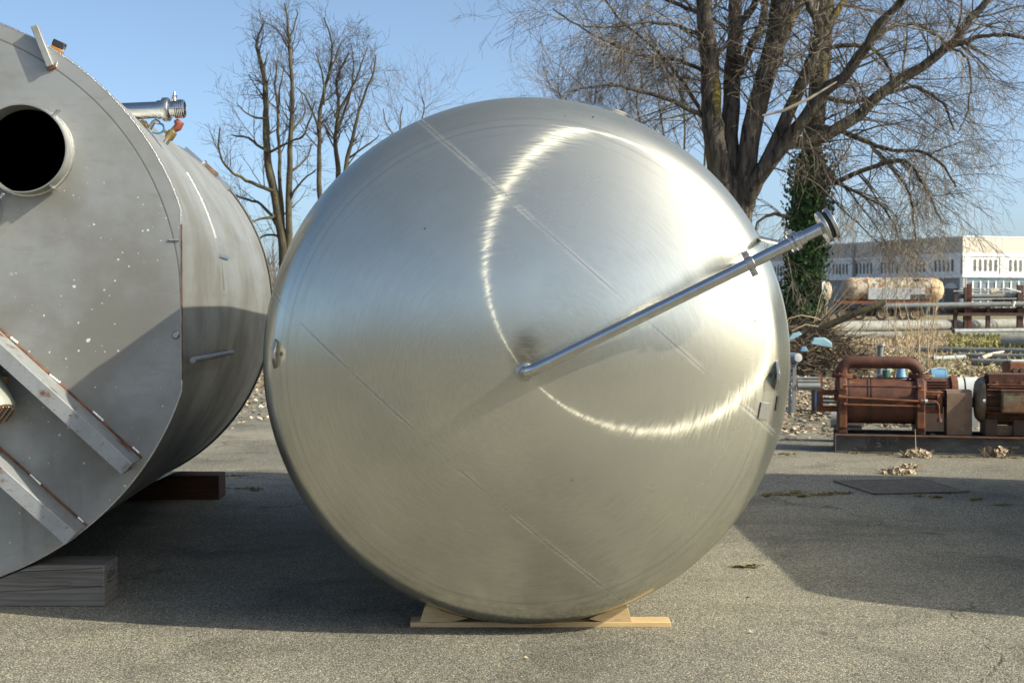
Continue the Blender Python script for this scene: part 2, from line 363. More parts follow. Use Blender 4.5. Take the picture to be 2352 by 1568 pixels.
M_GLASS = mk('dark_glass', (.05, .06, .065), (.035, .042, .05), .6, rough=.12, bump=0, spec=.6)
M_BLUEGLASS = mk('blue_glazing', (.07, .12, .18), (.045, .08, .13), 1, rough=.1, bump=0, spec=.7)
M_GREYP = mk('grey_paint', (.30, .315, .33), (.25, .26, .275), 3, rough=.6, bump=.05)
M_LIGHTGREY = mk('pale_grey_paint', (.55, .58, .58), (.47, .50, .50), 6, rough=.45, bump=.05, spots=(((.28, .26, .22), 12, .62, .72),))
M_TANKER = mk('peeling_cream_paint', (.46, .42, .34), (.30, .25, .19), 1.1, rough=.7, bump=.1, spots=(((.24, .11, .06), 1.6, .50, .62), ((.11, .08, .065), 2.6, .52, .64), ((.55, .50, .36), 3.2, .62, .7)))
M_TANKEND = mk('rusting_tank_end', (.58, .47, .30), (.48, .36, .22), 1, rough=.6, bump=.1, spots=(((.36, .15, .07), 1.5, .50, .64),))
M_SILVER = mk('silver_panels', (.52, .53, .54), (.42, .43, .44), 2, rough=.4, metal=.5, bump=.05)
M_TYRE = mk('tyre', (.025, .025, .027), (.045, .042, .04), 4, rough=.85)
M_RIM = mk('rusty_rim', (.26, .19, .12), (.18, .12, .08), 5, rough=.7)
M_BLUE = mk('faded_blue_plastic', (.11, .25, .42), (.15, .30, .45), 4, rough=.4, bump=.05)
M_SKYBLUE = mk('sky_blue_sheet', (.26, .42, .50), (.20, .35, .44), 3, rough=.4, bump=.05)
M_BLACKP = mk('black_plastic', (.02, .02, .025), (.03, .03, .035), 9, rough=.4, bump=0)
M_AMBER = mk('amber_plastic', (.45, .20, .03), (.38, .16, .03), 9, rough=.4, bump=0)
M_BRASS = mk('aged_brass', (.40, .30, .15), (.30, .22, .11), 30, rough=.4, metal=.7, bump=.05)
M_REDP = mk('red_oxide_paint', (.26, .075, .045), (.19, .055, .035), 25, rough=.5, bump=.05)
M_HOSE = mk('blue_hose', (.06, .20, .36), (.05, .17, .30), 9, rough=.35, bump=0)
M_CREAM = mk('cream_paint', (.27, .285, .25), (.23, .245, .215), 6, rough=.45, bump=.05, spots=(((.30, .15, .07), 13, .64, .72),))
M_WOODY = mk('yellow_wood', (.50, .37, .16), (.42, .30, .12), 8, rough=.7, bump=.1)
M_YELLOW = mk('yellow_paint', (.55, .42, .05), (.45, .34, .05), 9, rough=.5, bump=0)
M_WHITE = mk('white_plastic', (.7, .7, .68), (.6, .6, .58), 9, rough=.5, bump=0)
M_INK = mk('black_marker', (.025, .025, .03), (.04, .04, .045), 40, rough=.7, bump=0)
M_CHALK = mk('pale_chalk', (.16, .165, .17), (.10, .105, .11), 60, rough=.9, bump=0)
M_GRATE = mk('cast_iron_grate', (.15, .13, .105), (.11, .095, .08), 12, rough=.75, bump=.1)

def m_asphalt():
    t = NT('coarse_weathered_asphalt'); tc = t.n('ShaderNodeTexCoord'); ob = tc.outputs['Object']
    v1 = t.n('ShaderNodeTexVoronoi'); v1.inputs['Scale'].default_value = 125; t.l(ob, v1.inputs['Vector'])
    v2 = t.n('ShaderNodeTexVoronoi'); v2.inputs['Scale'].default_value = 260; t.l(ob, v2.inputs['Vector'])
    s1 = t.n('ShaderNodeSeparateColor'); t.l(v1.outputs['Color'], s1.inputs[0]); s2 = t.n('ShaderNodeSeparateColor'); t.l(v2.outputs['Color'], s2.inputs[0])
    big = t.noise(ob, .28, 5, .6); mid = t.noise(ob, 1.3, 6, .65, .5); sm = t.noise(ob, 6, 5, .65)
    stone = t.mix(s1.outputs[0], (.165, .156, .124), (.50, .462, .36))
    stone = t.mix(t.math('GREATER_THAN', s1.outputs[1], .95), stone, (.62, .59, .48))
    stone2 = t.mix(s2.outputs[0], (.14, .132, .106), (.43, .395, .31))
    stone = t.mix(t.math('GREATER_THAN', s1.outputs[2], .5), stone, stone2)
    gap = t.ramp(v1.outputs['Distance'], .42, .62)
    col = t.mix(t.math('MULTIPLY', gap, .75), stone, (.06, .058, .05))
    def mul(f, k): 
        nonlocal col
        col = t.mix(f, col, t.mix(1.0, col, k, 'MULTIPLY'))
    mul(t.ramp(big, .38, .62, 0, 1), (.70, .71, .73)); mul(t.ramp(mid, .48, .68, 0, .85), (.60, .605, .60)); mul(t.ramp(t.noise(t.coord((.25, 2.2, 1)), 1.0, 5, .6), .5, .7, 0, .5), (.78, .78, .77)); mul(t.ramp(sm, .55, .75, 0, .5), (.7, .7, .68)); mul(t.ramp(mid, .45, .28, 0, .6), (1.14, 1.12, 1.05))
    # hairline cracks, a few oil stains
    wv = t.n('ShaderNodeVectorMath', operation='ADD'); nv = t.n('ShaderNodeTexNoise'); nv.inputs['Scale'].default_value = 1.6; nv.inputs['Detail'].default_value = 6; t.l(ob, nv.inputs['Vector']); t.l(ob, wv.inputs[0]); sc = t.n('ShaderNodeVectorMath', operation='SCALE'); sc.inputs['Scale'].default_value = .7; t.l(nv.outputs['Color'], sc.inputs[0]); t.l(sc.outputs[0], wv.inputs[1])
    e = t.n('ShaderNodeTexVoronoi', feature='DISTANCE_TO_EDGE'); e.inputs['Scale'].default_value = .33; t.l(wv.outputs[0], e.inputs['Vector'])
    crack = t.math('MULTIPLY', t.ramp(e.outputs['Distance'], .0008, .0035, 1, 0), t.ramp(mid, .44, .52))
    col = t.mix(t.math('MULTIPLY', crack, .75), col, (.05, .052, .035))
    oil = t.ramp(t.noise(ob, .9, 3, .5, .4), .67, .76, 0, .55); col = t.mix(oil, col, (.06, .056, .048))
    h = t.math('SUBTRACT', t.math('MULTIPLY', s1.outputs[1], .6), t.math('MULTIPLY', v1.outputs['Distance'], 1.2))
    h = t.math('SUBTRACT', h, t.math('MULTIPLY', crack, 1.5))
    t.bump(h, .6, .005)
    return t.fin(col, .8, 0, Specular_IOR_Level=.35)
M_ASPHALT = m_asphalt()
def m_dirt():
    t = NT('leafy_dirt'); tc = t.n('ShaderNodeTexCoord'); ob = tc.outputs['Object']
    a = t.noise(ob, .12, 5); b = t.noise(ob, 2.5, 7, .7); c = t.noise(ob, 22, 5, .7)
    col = t.mix(t.ramp(b, .3, .7), (.15, .115, .08), (.26, .21, .15)); col = t.mix(t.ramp(c, .5, .7, 0, .7), col, (.36, .30, .22))
    col = t.mix(t.ramp(a, .48, .60, 0, .75), col, t.mix(t.ramp(c, .3, .7), (.10, .12, .035), (.19, .19, .075)))
    t.bump(t.math('ADD', b, c), .8, .04)
    return t.fin(col, .95, 0, Specular_IOR_Level=.2)
M_DIRT = m_dirt()

M_SHADESOIL = mk('shade_toned_soil', (.075, .058, .042), (.05, .04, .03), 6, rough=.95, bump=.6, bscale=20, bdist=.03)  # heap mound, coloured dark to stand for the shade between the twigs
# ================================================================ ground
def sheet(name, x0, x1, y0, y1, z, mat, n=1):
    mb = MB()
    for i in range(n + 1):
        for j in range(n + 1): mb.v.append(V((x0 + (x1 - x0) * i / n, y0 + (y1 - y0) * j / n, z)))
    for i in range(n):
        for j in range(n): a = i * (n + 1) + j; mb.f.append((a, a + n + 1, a + n + 2, a + 1))
    o = mb.build(name, mat, loc=(0, 0, 0), smooth=0); o['kind'] = 'structure'; return o
sheet('ground', -3000, 3000, -3000, 3000, -.03, M_DIRT, 4)
sheet('yard_pavement', -60, 70, -70, 24, 0, M_ASPHALT, 4)

# ================================================================ the large stainless tank
R1 = 1.232
axis1 = ray(1232, 566).normalized()
ring1 = P(1208, 827, 6.66)
ring1.z = .027 + R1 * math.sqrt(1 - axis1.z ** 2)
M1 = frame(ring1, -axis1)
L1 = 4.7
def head_profile(R, rs=2.0, rk=.2, n1=44, n2=26):
    Rs, rk = rs * R, rk * R; a1 = math.asin((R - rk) / (Rs - rk)); h0 = None; pts = []
    zc = (Rs - rk) * math.cos(a1)                       # knuckle centre below the crown centre
    for i in range(n1 + 1):
        a = a1 * i / n1; pts.append((Rs * math.sin(a), Rs * math.cos(a) - zc))
    for i in range(1, n2 + 1):
        a = a1 + (math.pi / 2 - a1) * i / n2; pts.append((R - rk + rk * math.sin(a), rk * math.cos(a)))
    return pts
HP = head_profile(R1)
HEAD_H = HP[0][1]
def head_at(r):
    for (r0, z0), (r1, z1) in zip(HP, HP[1:]):
        if r0 <= r <= r1: f = (r - r0) / (r1 - r0); return z0 + (z1 - z0) * f, math.atan2(r1 - r0, -(z1 - z0) + 1e-9) if False else math.atan2(-(z1 - z0), r1 - r0)
    return 0, math.pi / 2
def on_head(ang, r, off=0):
    """frame on the front head: (position, tangent, meridian, normal)"""
    z, al = head_at(r); er = V((math.cos(ang), math.sin(ang), 0)); et = V((-math.sin(ang), math.cos(ang), 0))
    n = er * math.sin(al) + V((0, 0, 1)) * math.cos(al); g = er * math.cos(al) - V((0, 0, 1)) * math.sin(al)
    return er * r + V((0, 0, z)) + n * off, et, g, n
def head_hit(px, py):
    """where the photo ray meets the front head"""
    Mi = M1.inverted(); o = Mi @ CAM; d = (Mi.to_3x3() @ ray(px, py)).normalized(); t = 4.0
    for k in range(4000):
        p = o + d * t; r = math.hypot(p.x, p.y)
        if r < R1 and p.z <= head_at(r)[0]: break
        t += .002
    return math.atan2(p.y, p.x), min(r, R1 * .999)

tank = thing('stainless_tank', 'big shiny brushed stainless steel tank with domed end facing the viewer', 'tank', M1)
MB().lathe(HP, n=288).build('front_head', M_HEAD, tank, smooth=180)
MB().lathe([(R1, 0), (R1, -L1 * .25), (R1, -L1 * .5), (R1, -L1 * .75), (R1, -L1)], n=192).build('shell', M_SHELL, tank, smooth=60)
MB().lathe([(r, -L1 - z) for r, z in HP[::3] + [HP[-1]]], n=128).build('rear_head', M_SHELL, tank, smooth=180)
MB().tube([(math.cos(a) * (R1 + .001), math.sin(a) * (R1 + .001), -.02) for a in [2 * math.pi * i / 160 for i in range(160)]], .0035, 5, closed=True).build('weld_seam', M_STEEL, tank)

# outlet pipe: elbow at the tip, then a straight run across the head and past the rim
ZP = HEAD_H + .085
tipx = V((0, 0, HEAD_H)); e1 = hit(M1, 1908, 514, 2, ZP + .02)
d1 = V((e1.x, e1.y, 0)).normalized()
rb = .06
path = [V((0, 0, HEAD_H - .02)), V((0, 0, ZP - rb))]
for i in range(1, 9):
    a = math.pi / 2 * i / 8; path.append(V((0, 0, ZP - rb)) + V((0, 0, 1)) * rb * math.sin(a) + d1 * rb * (1 - math.cos(a)))
run_end = V((e1.x, e1.y, ZP + .02)); run_dir = (run_end - path[-1]).normalized()
Lrun = (run_end - path[-1]).length; run0 = path[-1].copy()
pipe = MB().tube(path + [run0 + run_dir * Lrun], .0255, 28).build('outlet_pipe', M_PIPE, tank)
MB().lathe([(.027, .012), (.034, .010), (.036, .0), (.06, -.012)], (0, 0, HEAD_H + .002), n=40).build('collar', M_STEEL, pipe)
def along(px, py):
    Mi = M1.inverted(); o = Mi @ CAM; d = Mi.to_3x3() @ ray(px, py)
    best = min(range(0, 1001), key=lambda k: ((run0 + run_dir * Lrun * 1.02 * k / 1000 - o).cross(d)).length)
    return Lrun * 1.02 * best / 1000
def disc(t0, t1, r, rin=.0255, n=36, ch=.002):
    return MB().lathe([(rin, t0), (r - ch, t0), (r, t0 + ch), (r, t1 - ch), (r - ch, t1), (rin, t1)], run0, run_dir, n, loop=True)
tf = along(1822, 553)
fer = disc(tf - .020, tf - .004, .040).build('ferrule', M_PIPE, pipe)
disc(tf + .002, tf + .022, .043).build('ferrule', M_PIPE, pipe)
side = run_dir.cross(V((0, 0, 1))).normalized()
MB().box(run0 + run_dir * (tf) - side * .040, (.022, .03, .03), Matrix((run_dir, side, run_dir.cross(side))).transposed()).build('clamp_lug', M_STEEL, pipe)
disc(tf + .022, tf + .05, .031, .0256).build('sleeve', M_PIPE, pipe)
tl = along(1891, 518)
for k, (a, b) in enumerate(((tl - .010, tl + .007), (tl + .026, tl + .043))):
    fl = disc(a, b, .070, .0257, 48).build('flange', M_STEEL, pipe)
    for j in range(8):
        an = 2 * math.pi * (j + .3) / 8; u = run_dir.cross(V((0, 0, 1))).normalized(); w = u.cross(run_dir)
        c = run0 + (u * math.cos(an) + w * math.sin(an)) * .055
        MB().cyl(c + run_dir * (a - .0006), c + run_dir * (b + .0006), .0065, 10).build('bolt_hole', M_RUBBER, fl)
disc(tl + .0075, tl + .0255, .060, .0257).build('gasket_valve', M_RUBBER, pipe)
tcl = along(1720, 600)
cl = disc(tcl - .016, tcl + .016, .0295, .0256).build('pipe_clamp', M_STEEL, tank)
for sg in (-1, 1):
    Rm = Matrix((run_dir, side, run_dir.cross(side))).transposed()
    MB().box(run0 + run_dir * tcl + side * sg * .043, (.030, .030, .010), Rm).build('clamp_ear', M_STEEL, cl, bevel=.002)
    MB().cyl(run0 + run_dir * tcl + side * sg * .045 + V((0, 0, .004)), run0 + run_dir * tcl + side * sg * .045 + V((0, 0, .013)), .0075, 6).build('bolt', M_PIPE, cl)
pc = run0 + run_dir * tcl; rr = math.hypot(pc.x, pc.y); zz, al = head_at(min(rr, R1 * .995))
MB().cyl(pc - V((0, 0, .027)), V((pc.x * .97, pc.y * .97, zz - .01)), .011, 12).build('clamp_leg', M_STEEL, cl)
ps = run0 + run_dir * (tf - .03); th = math.atan2(ps.y, ps.x)
MB().cyl(ps - V((0, 0, .02)), V((R1 * .99 * math.cos(th + .035), R1 * .99 * math.sin(th + .035), .10)), .013, 14).build('pipe_strut', M_STEEL, tank)

# lifting lugs, plates, top nozzle
def lug(px, py, apex):
    ang, r = head_hit(px, py); p, et, g, n = on_head(ang, r)
    w = .072; th_ = .007
    n = V((0, 0, 1)); g = g.cross(n).cross(n) * -1; g = V((g.x, g.y, 0)).normalized()
    poly = [p - et * w - n * .02, p + et * w - n * .01, p + et * w * .86 + n * .012, p + et * .018 + n * .058, p - et * .018 + n * .058, p - et * w * .86 + n * .012]
    poly = [q - g * th_ for q in poly]
    lg = MB().prism(poly, g * th_ * 2).build('lifting_lug', M_STEEL, tank, smooth=20, bevel=.0015)
    MB().cyl(p + n * .030 - g * (th_ + .0012), p + n * .030 + g * (th_ + .0012), .011, 16).build('eye_hole', M_RUBBER, lg)
lug(633, 812, 1); lug(1783, 862, -1)
def plate_on(px, py, w, h, mat, name, th_=.003):
    ang, r = head_hit(px, py); p, et, g, n = on_head(ang, r)
    q = [p + et * sa * h / 2 + g * sb * w / 2 + n * .001 for sa, sb in ((-1, -1), (1, -1), (1, 1), (-1, 1))]
    return MB().prism(q, n * th_).build(name, mat, tank, smooth=20)
plate_on(1755, 943, .055, .075, M_STEEL, 'name_plate', .006)
plate_on(1784, 925, .016, .065, M_RUBBER, 'slot_plate', .004)
an = math.atan2(577, 202); er = V((math.cos(an), math.sin(an), 0))
nz = MB().lathe([(.0, .0), (.055, .0), (.055, .045), (.094, .045), (.096, .048), (.096, .064), (.093, .067), (0, .067)], er * (R1 - .02) + V((0, 0, -.36)), er, 40).build('top_nozzle', M_STEEL, tank)
MB().lathe([(0, .0675), (.04, .0675), (.04, .072), (0, .072)], er * (R1 - .02) + V((0, 0, -.36)), er, 24).build('blind_cover', M_PIPE, nz)

# the same kind of tank standing just out of the picture on the right; its shadow falls into view
M3 = frame(V((5.40, 6.45, ring1.z)), -V((.035, 1, axis1.z)).normalized())
t3 = thing('stainless_tank', 'domed stainless tank standing outside the picture on the right', 'tank', M3)
for ch in list(tank.children):
    if ch.name.split('.')[0] in ('front_head', 'shell', 'rear_head'):
        c = ch.copy(); COL.objects.link(c); c.parent = t3

# ---- boards and chocks under the big tank
gb = G(1240, 1440)
bx0, bx1 = P(942, 1440, gb.y).x, P(1541, 1440, gb.y).x
def board(y, zoff, name, lab):
    return tag(MB().box(((bx0 + bx1) / 2, y + .06, .0125 + zoff), (bx1 - bx0, .12, .025)).build(name, M_WOODN, bevel=.002), lab, 'board')
board(gb.y, 0, 'wooden_board', 'pale pine board on the asphalt under the front of the big tank')
def chock(pix, lab, y=None, dz=0):
    y = gb.y + .004 if y is None else y
    poly = []
    for px, py in pix:
        q = P(px, py, y); z = max(q.z, .0255) + dz
        dx = q.x - ring1.x; zc = ring1.z - math.sqrt(max(R1 * R1 - dx * dx, 0))
        poly.append(V((q.x, y, min(z, zc - .004) if zc - .004 > .0255 else .0255)))
    return tag(MB().prism(poly, V((0, .105, 0))).build('wedge_chock', M_WOODN, smooth=20, bevel=.0015), lab, 'wooden wedge', 'wooden wedges against the big tank')
chock([(964, 1431), (1040, 1431), (1075, 1419), (1050, 1412), (1015, 1402), (985, 1388), (976, 1391)], 'pine wedge at the left end of the board under the big tank')
chock([(1352, 1421), (1383, 1432), (1452, 1432), (1440, 1390), (1434, 1390), (1400, 1402), (1372, 1412)], 'pine wedge near the right end of the board under the big tank')
yb = ring1.y + 4.0; zb = .027 + 4.0 * axis1.z / math.hypot(axis1.x, axis1.y) - .0
tag(MB().box((ring1.x + .07, yb, zb / 2 - .003), (1.1, .2, zb - .008)).build('timber_sleeper', M_TIMBERB, bevel=.004), 'brown timber sleeper lying under the rear end of the big tank', 'timber')

# ================================================================ the old grey tank on the left
A2 = ray(926, 728).normalized(); o2 = P(-238, 688.5, 7.15); M2 = frame(o2, -A2); R2 = 678 / (FPX / 7.15); L2 = 4.3
def L(px, py, z=0): return hit(M2, px, py, 2, z)
old = thing('weathered_tank', 'old dull grey steel tank with open manhole, cut off by the left edge', 'tank', M2)
chord = L(416, 700).x
def rim(a):
    p = V((R2 * math.cos(a), R2 * math.sin(a), 0))
    if p.x > chord: p = V((chord, chord * math.tan(a), 0))
    return p
# front plate with the manhole and a second nozzle cut through it
mh = L(64, 347); mr = 99 / (FPX / 7.15)
nh = L(-52, 483); nr = 55 / (FPX / 7.15)
pm = MB(); NP = 160
inner = [mh + V((math.cos(2 * math.pi * k / NP), math.sin(2 * math.pi * k / NP), 0)) * mr for k in range(NP)]
outer = []
for k in range(NP):
    d = V((math.cos(2 * math.pi * k / NP), math.sin(2 * math.pi * k / NP), 0))
    b = mh.dot(d); c = mh.length_squared - R2 * R2; t = -b + math.sqrt(b * b - c); q = mh + d * t
    if q.x > chord: t = (chord - mh.x) / d.x; q = mh + d * t
    outer.append(V((q.x, q.y, 0)))
thk = .008
vs = inner + outer + [p - V((0, 0, thk)) for p in inner] + [p - V((0, 0, thk)) for p in outer]
fs = []
for k in range(NP):
    k2 = (k + 1) % NP; fs += [(k, k2, NP + k2, NP + k), (2 * NP + k, 3 * NP + k, 3 * NP + k2, 2 * NP + k2), (NP + k, NP + k2, 3 * NP + k2, 3 * NP + k), (k, 2 * NP + k, 2 * NP + k2, k2)]
pm.add(vs, fs); pm.build('front_plate', M_PLATE, old, smooth=20)
# shell, a little inside the plate rim, with the flat cut carried back a short way
prof = []
sh = MB(); NS = 240; rows = []
NZ = 20
for i in range(NZ + 1):
    z = -thk - .001 - (L2 - thk) * (i / NZ) ** 1.25; row = []
    lim = chord - .004 + (R2 - chord) * min(1, -z / 1.7) ** .8
    for k in range(NS):
        a = 2 * math.pi * k / NS; Rr = R2 - .012
        p = V((Rr * math.cos(a), Rr * math.sin(a), z))
        if p.x > lim: p.x = lim
        row.append(len(sh.v)); sh.v.append(p)
    rows.append(row)
for A, B in zip(rows, rows[1:]):
    for k in range(NS): k2 = (k + 1) % NS; sh.f.append((A[k], A[k2], B[k2], B[k]))
sh.build('shell', M_OLDSHELL, old, smooth=30)
MB().lathe([(chord - .03, -thk - .02), (R2 - .1, -1.8), (R2 - .1, -L2 + .3), (0, -L2 + .28)], n=96).build('added_dark_skin', M_BLACKP, old)  # added black inner skin, keeps the inside dark through the manhole
MB().lathe([(R2 - .004, -L2 + .0), (R2 + .004, -L2 + .004), (R2 + .004, -L2 - .02), (R2 - .5, -L2 - .08), (0, -L2 - .16)], n=120).build('rear_head', M_OLDSHELL, old)
edge = []
for k in range(220):
    edge.append(rim(2 * math.pi * k / 220) * 1.0 + V((0, 0, -.004)))
MB().tube(edge, .0055, 6, closed=True).build('rim_weld', M_WELD, old)
# rusty cut edge along the flat
ya = L(416, 515).y; yb_ = L(416, 872).y
MB().bar((chord + .004, ya, -.002), (chord + .004, yb_, -.002), .006, .010, (0, 0, 1)).build('cut_edge', M_RUSTLINE, old)
# manhole neck
NK = .125
neck = MB().lathe([(mr - .002, -.04), (mr - .002, NK), (mr + .005, NK), (mr + .005, .0005)], mh, n=96)
nk = neck.build('manhole_neck', M_OLDSHELL, old)
MB().tube([mh + V((math.cos(a) * (mr + .008), math.sin(a) * (mr + .008), .006)) for a in [2 * math.pi * k / 80 for k in range(80)]], .009, 6, closed=True).build('weld_bead', M_WELD, nk)
tabp = L(133, 262, NK * .6)
dt = (V((tabp.x, tabp.y, 0)) - V((mh.x, mh.y, 0))).normalized()
MB().bar(mh + dt * (mr + .004) + V((0, 0, NK - .02)), mh + dt * (mr + .05) + V((0, 0, NK - .01)), .006, .05, (0, 0, 1)).build('hinge_tab', M_WELD, nk)
tq = L(118, 432, NK); dq = (V((tq.x, tq.y, 0)) - V((mh.x, mh.y, 0))).normalized()
MB().bar(mh + dq * (mr + .004) + V((0, 0, NK * .5)), mh + dq * (mr + .03) + V((0, 0, NK * .5)), .005, NK * .8, (0, 0, 1)).build('hinge_tab', M_STEEL, nk)
n2 = MB().lathe([(nr - .002, .0006), (nr - .002, .17), (nr + .006, .17), (nr + .006, .0006)], nh, n=72).build('side_nozzle', M_PIPE, old)
MB().lathe([(nr - .002, .10), (0, .10)], nh, n=48).build('nozzle_plug', M_STEEL, n2)
MB().tube([L(0, 455, .16), L(6, 446, .16), L(10, 448, .16)], .008, 8).build('latch', M_WELD, n2)
# two support channels welded across the plate
bd = (L(307, 1034) - L(0, 757)).normalized(); bn = V((bd.y, -bd.x, 0));  bn = bn if bn.y < 0 else -bn
def beam(pa, pb, wid, dep):
    a = L(*pa) - bd * .55; b = L(*pb)
    t = .008
    # C channel: web in front, two flanges back to the plate
    o = MB()
    for off, w, z0, z1 in ((0, t, .001, dep), (wid - t, t, .001, dep)):
        p = a + bn * off; q = b + bn * off
        o.add([p + V((0, 0, z0)), p + bn * w + V((0, 0, z0)), p + bn * w + V((0, 0, z1)), p + V((0, 0, z1)),
               q + V((0, 0, z0)), q + bn * w + V((0, 0, z0)), q + bn * w + V((0, 0, z1)), q + V((0, 0, z1))],
              [(0, 1, 2, 3), (7, 6, 5, 4), (0, 4, 5, 1), (1, 5, 6, 2), (2, 6, 7, 3), (3, 7, 4, 0)])
    p = a; q = b; z0, z1 = dep + .0005, dep + t
    o.add([p + V((0, 0, z0)), p + bn * wid + V((0, 0, z0)), p + bn * wid + V((0, 0, z1)), p + V((0, 0, z1)),
           q + V((0, 0, z0)), q + bn * wid + V((0, 0, z0)), q + bn * wid + V((0, 0, z1)), q + V((0, 0, z1))],
          [(0, 1, 2, 3), (7, 6, 5, 4), (0, 4, 5, 1), (1, 5, 6, 2), (2, 6, 7, 3), (3, 7, 4, 0)])
    bm_ = o.build('support_channel', M_BEAM, old, smooth=20, bevel=.002)
    MB().tube([a + bn * -.004 + V((0, 0, .005)), b + bn * -.004 + V((0, 0, .005))], .007, 6).build('rust_line', M_RUSTLINE, bm_)
    return bm_, a, b
b1, a1_, b1_ = beam((0, 757), (325, 1053), .076, .235)
b2, a2_, b2_ = beam((0, 1031), (199, 1208), .076, .235)
for par, (qa, qb) in ((b1, ((24, 777), (40, 790))), (b1, ((113, 862), (137, 881))), (b1, ((212, 946), (236, 968))), (b1, ((303, 1028), (318, 1042))), (b2, ((68, 1091), (92, 1114))), (b2, ((178, 1189), (190, 1200)))):
    MB().tube([L(*qa) - bn * .006 + V((0, 0, .008)), L(*qb) - bn * .006 + V((0, 0, .008))], .008, 7).build('stitch_weld', M_WELD, par)
# bracket bar on the upper rim
pA, pB, pC, pD = L(70, 62, .05), L(85, 57, .05), L(121, 148, .05), L(107, 154, .05)
br = MB().prism([pA, pB, pC, pD], V((0, 0, -.05 + .002))).build('rim_bracket', M_OLDSHELL, old, smooth=20, bevel=.002)
MB().tube([L(108, 158, .01), L(126, 153, .01)], .012, 8).build('weld_bead', M_RUSTLINE, br)
MB().tube([L(131, 143, .006), L(128, 154, .006)], .007, 7).build('weld_bead', M_WELD, br)
# valve actuator with black head on the shell top
def W2(px, py, Y): return M2.inverted() @ P(px, py, Y)
ac = thing_ = None
va = W2(129, 118, 7.75); vb = W2(133, 110, 7.75); vc = W2(139, 96, 7.75)
act = MB().tube([W2(124, 126, 7.75), va], .022, 12).build('valve_actuator', M_STEEL, old)
MB().bar(va, vb, .062, .05, (0, 0, 1)).build('amber_housing', M_AMBER, act, bevel=.004)
MB().bar(vb + (vc - vb) * .02, vc, .066, .055, (0, 0, 1)).build('black_head', M_BLACKP, act, bevel=.005)
MB().tube([W2(144, 103, 7.75), W2(145, 108, 7.75), W2(144, 122, 7.75), W2(141, 128, 7.75)], .008, 8).build('conduit', M_STEEL, act)
MB().tube([W2(141, 109.5, 7.74), W2(148, 109, 7.74)], .006, 8).build('conduit_nut', M_BRASS, act)
# horizontal outlet pipe with union nut, thread and small valve
Yp = 7.95; sc = Yp / FPX
def wp(px, py): return W2(px, py, Yp)
px0, px1 = (232, 258.5), (425, 250)
ox = (wp(*px1) - wp(*px0)); Lp = ox.length; ox.normalize()
def tt(px): return (px - px0[0]) / (px1[0] - px0[0]) * Lp
ro = 19.2 * sc
drain = MB().lathe([(ro - .004, -.25), (ro, -.25), (ro, tt(362)), (ro - .004, tt(362))], wp(*px0), ox, 40, loop=True).build('discharge_pipe', M_PIPE, old)
MB().lathe([(ro, tt(362)), (ro + .006, tt(363)), (ro + .006, tt(374)), (ro, tt(374))], wp(*px0), ox, 40, loop=True).build('sleeve', M_PIPE, drain)
MB().lathe([(ro, tt(374)), (ro + .018, tt(374.5)), (ro + .020, tt(377)), (ro + .020, tt(387)), (ro + .016, tt(390)), (ro, tt(390))], wp(*px0), ox, 12, loop=True).build('union_nut', M_STEEL, drain)
thp = [(ro - .012, tt(390)), (ro - .002, tt(391)), (ro - .002, tt(402))]
for k in range(5):
    thp += [(ro + .006, tt(403 + k * 4)), (ro + .006, tt(405 + k * 4)), (ro, tt(406 + k * 4))]
thp += [(ro + .002, tt(424)), (ro - .006, tt(425)), (ro - .012, tt(424))]
MB().lathe(thp, wp(*px0), ox, 48, loop=True).build('threaded_end', M_PIPE, drain)
MB().lathe([(0, tt(410)), (ro - .013, tt(410))], wp(*px0), ox, 32).build('plug', M_STEEL, drain)
bt = MB().tube([wp(400, 232), wp(400, 223)], .014, 12).build('bleed_nipple', M_STEEL, drain)
MB().tube([wp(396, 222), wp(406, 224)], .010, 10).build('nipple_nut', M_PIPE, bt)
MB().tube([wp(400.5, 223), wp(400.5, 213), wp(400.5, 210)], [.007, .007, .003], 10).build('nipple_pin', M_PIPE, bt)
el = MB().tube([wp(404, 276), wp(408, 283), wp(413, 286), wp(409, 292), wp(402, 297)], [.013, .021, .025, .023, .019], 14).build('red_elbow', M_REDP, drain)
bv = MB().tube([wp(402, 296), wp(398, 301), wp(397, 303), wp(388, 317), wp(386, 320)], [.018, .018, .026, .026, .020], 16).build('brass_valve', M_BRASS, drain)
MB().tube([wp(395, 304), wp(383, 306), wp(377, 300)], [.016, .012, .009], 10).build('valve_outlet', M_BRASS, bv)
MB().tube([wp(387, 319), wp(380, 330)], .016, 12).build('valve_stem', M_PIPE, bv)
MB().tube([wp(343, 297), wp(352, 282), wp(358, 278), wp(366, 283)], [.013, .013, .014, .012], 10).build('side_valve', M_STEEL, drain)
MB().tube([wp(366, 283), wp(374, 287), wp(377, 296), wp(372, 304), wp(362, 307), wp(350, 304)], .006, 8).build('blue_hose', M_HOSE, drain)
MB().tube([wp(322, 279), wp(332, 286), wp(338, 291)], [.012, .017, .012], 10).build('brass_fitting', M_BRASS, drain)
MB().tube([wp(325, 276), wp(337, 281)], .006, 8).build('fitting_pin', M_WELD, drain)
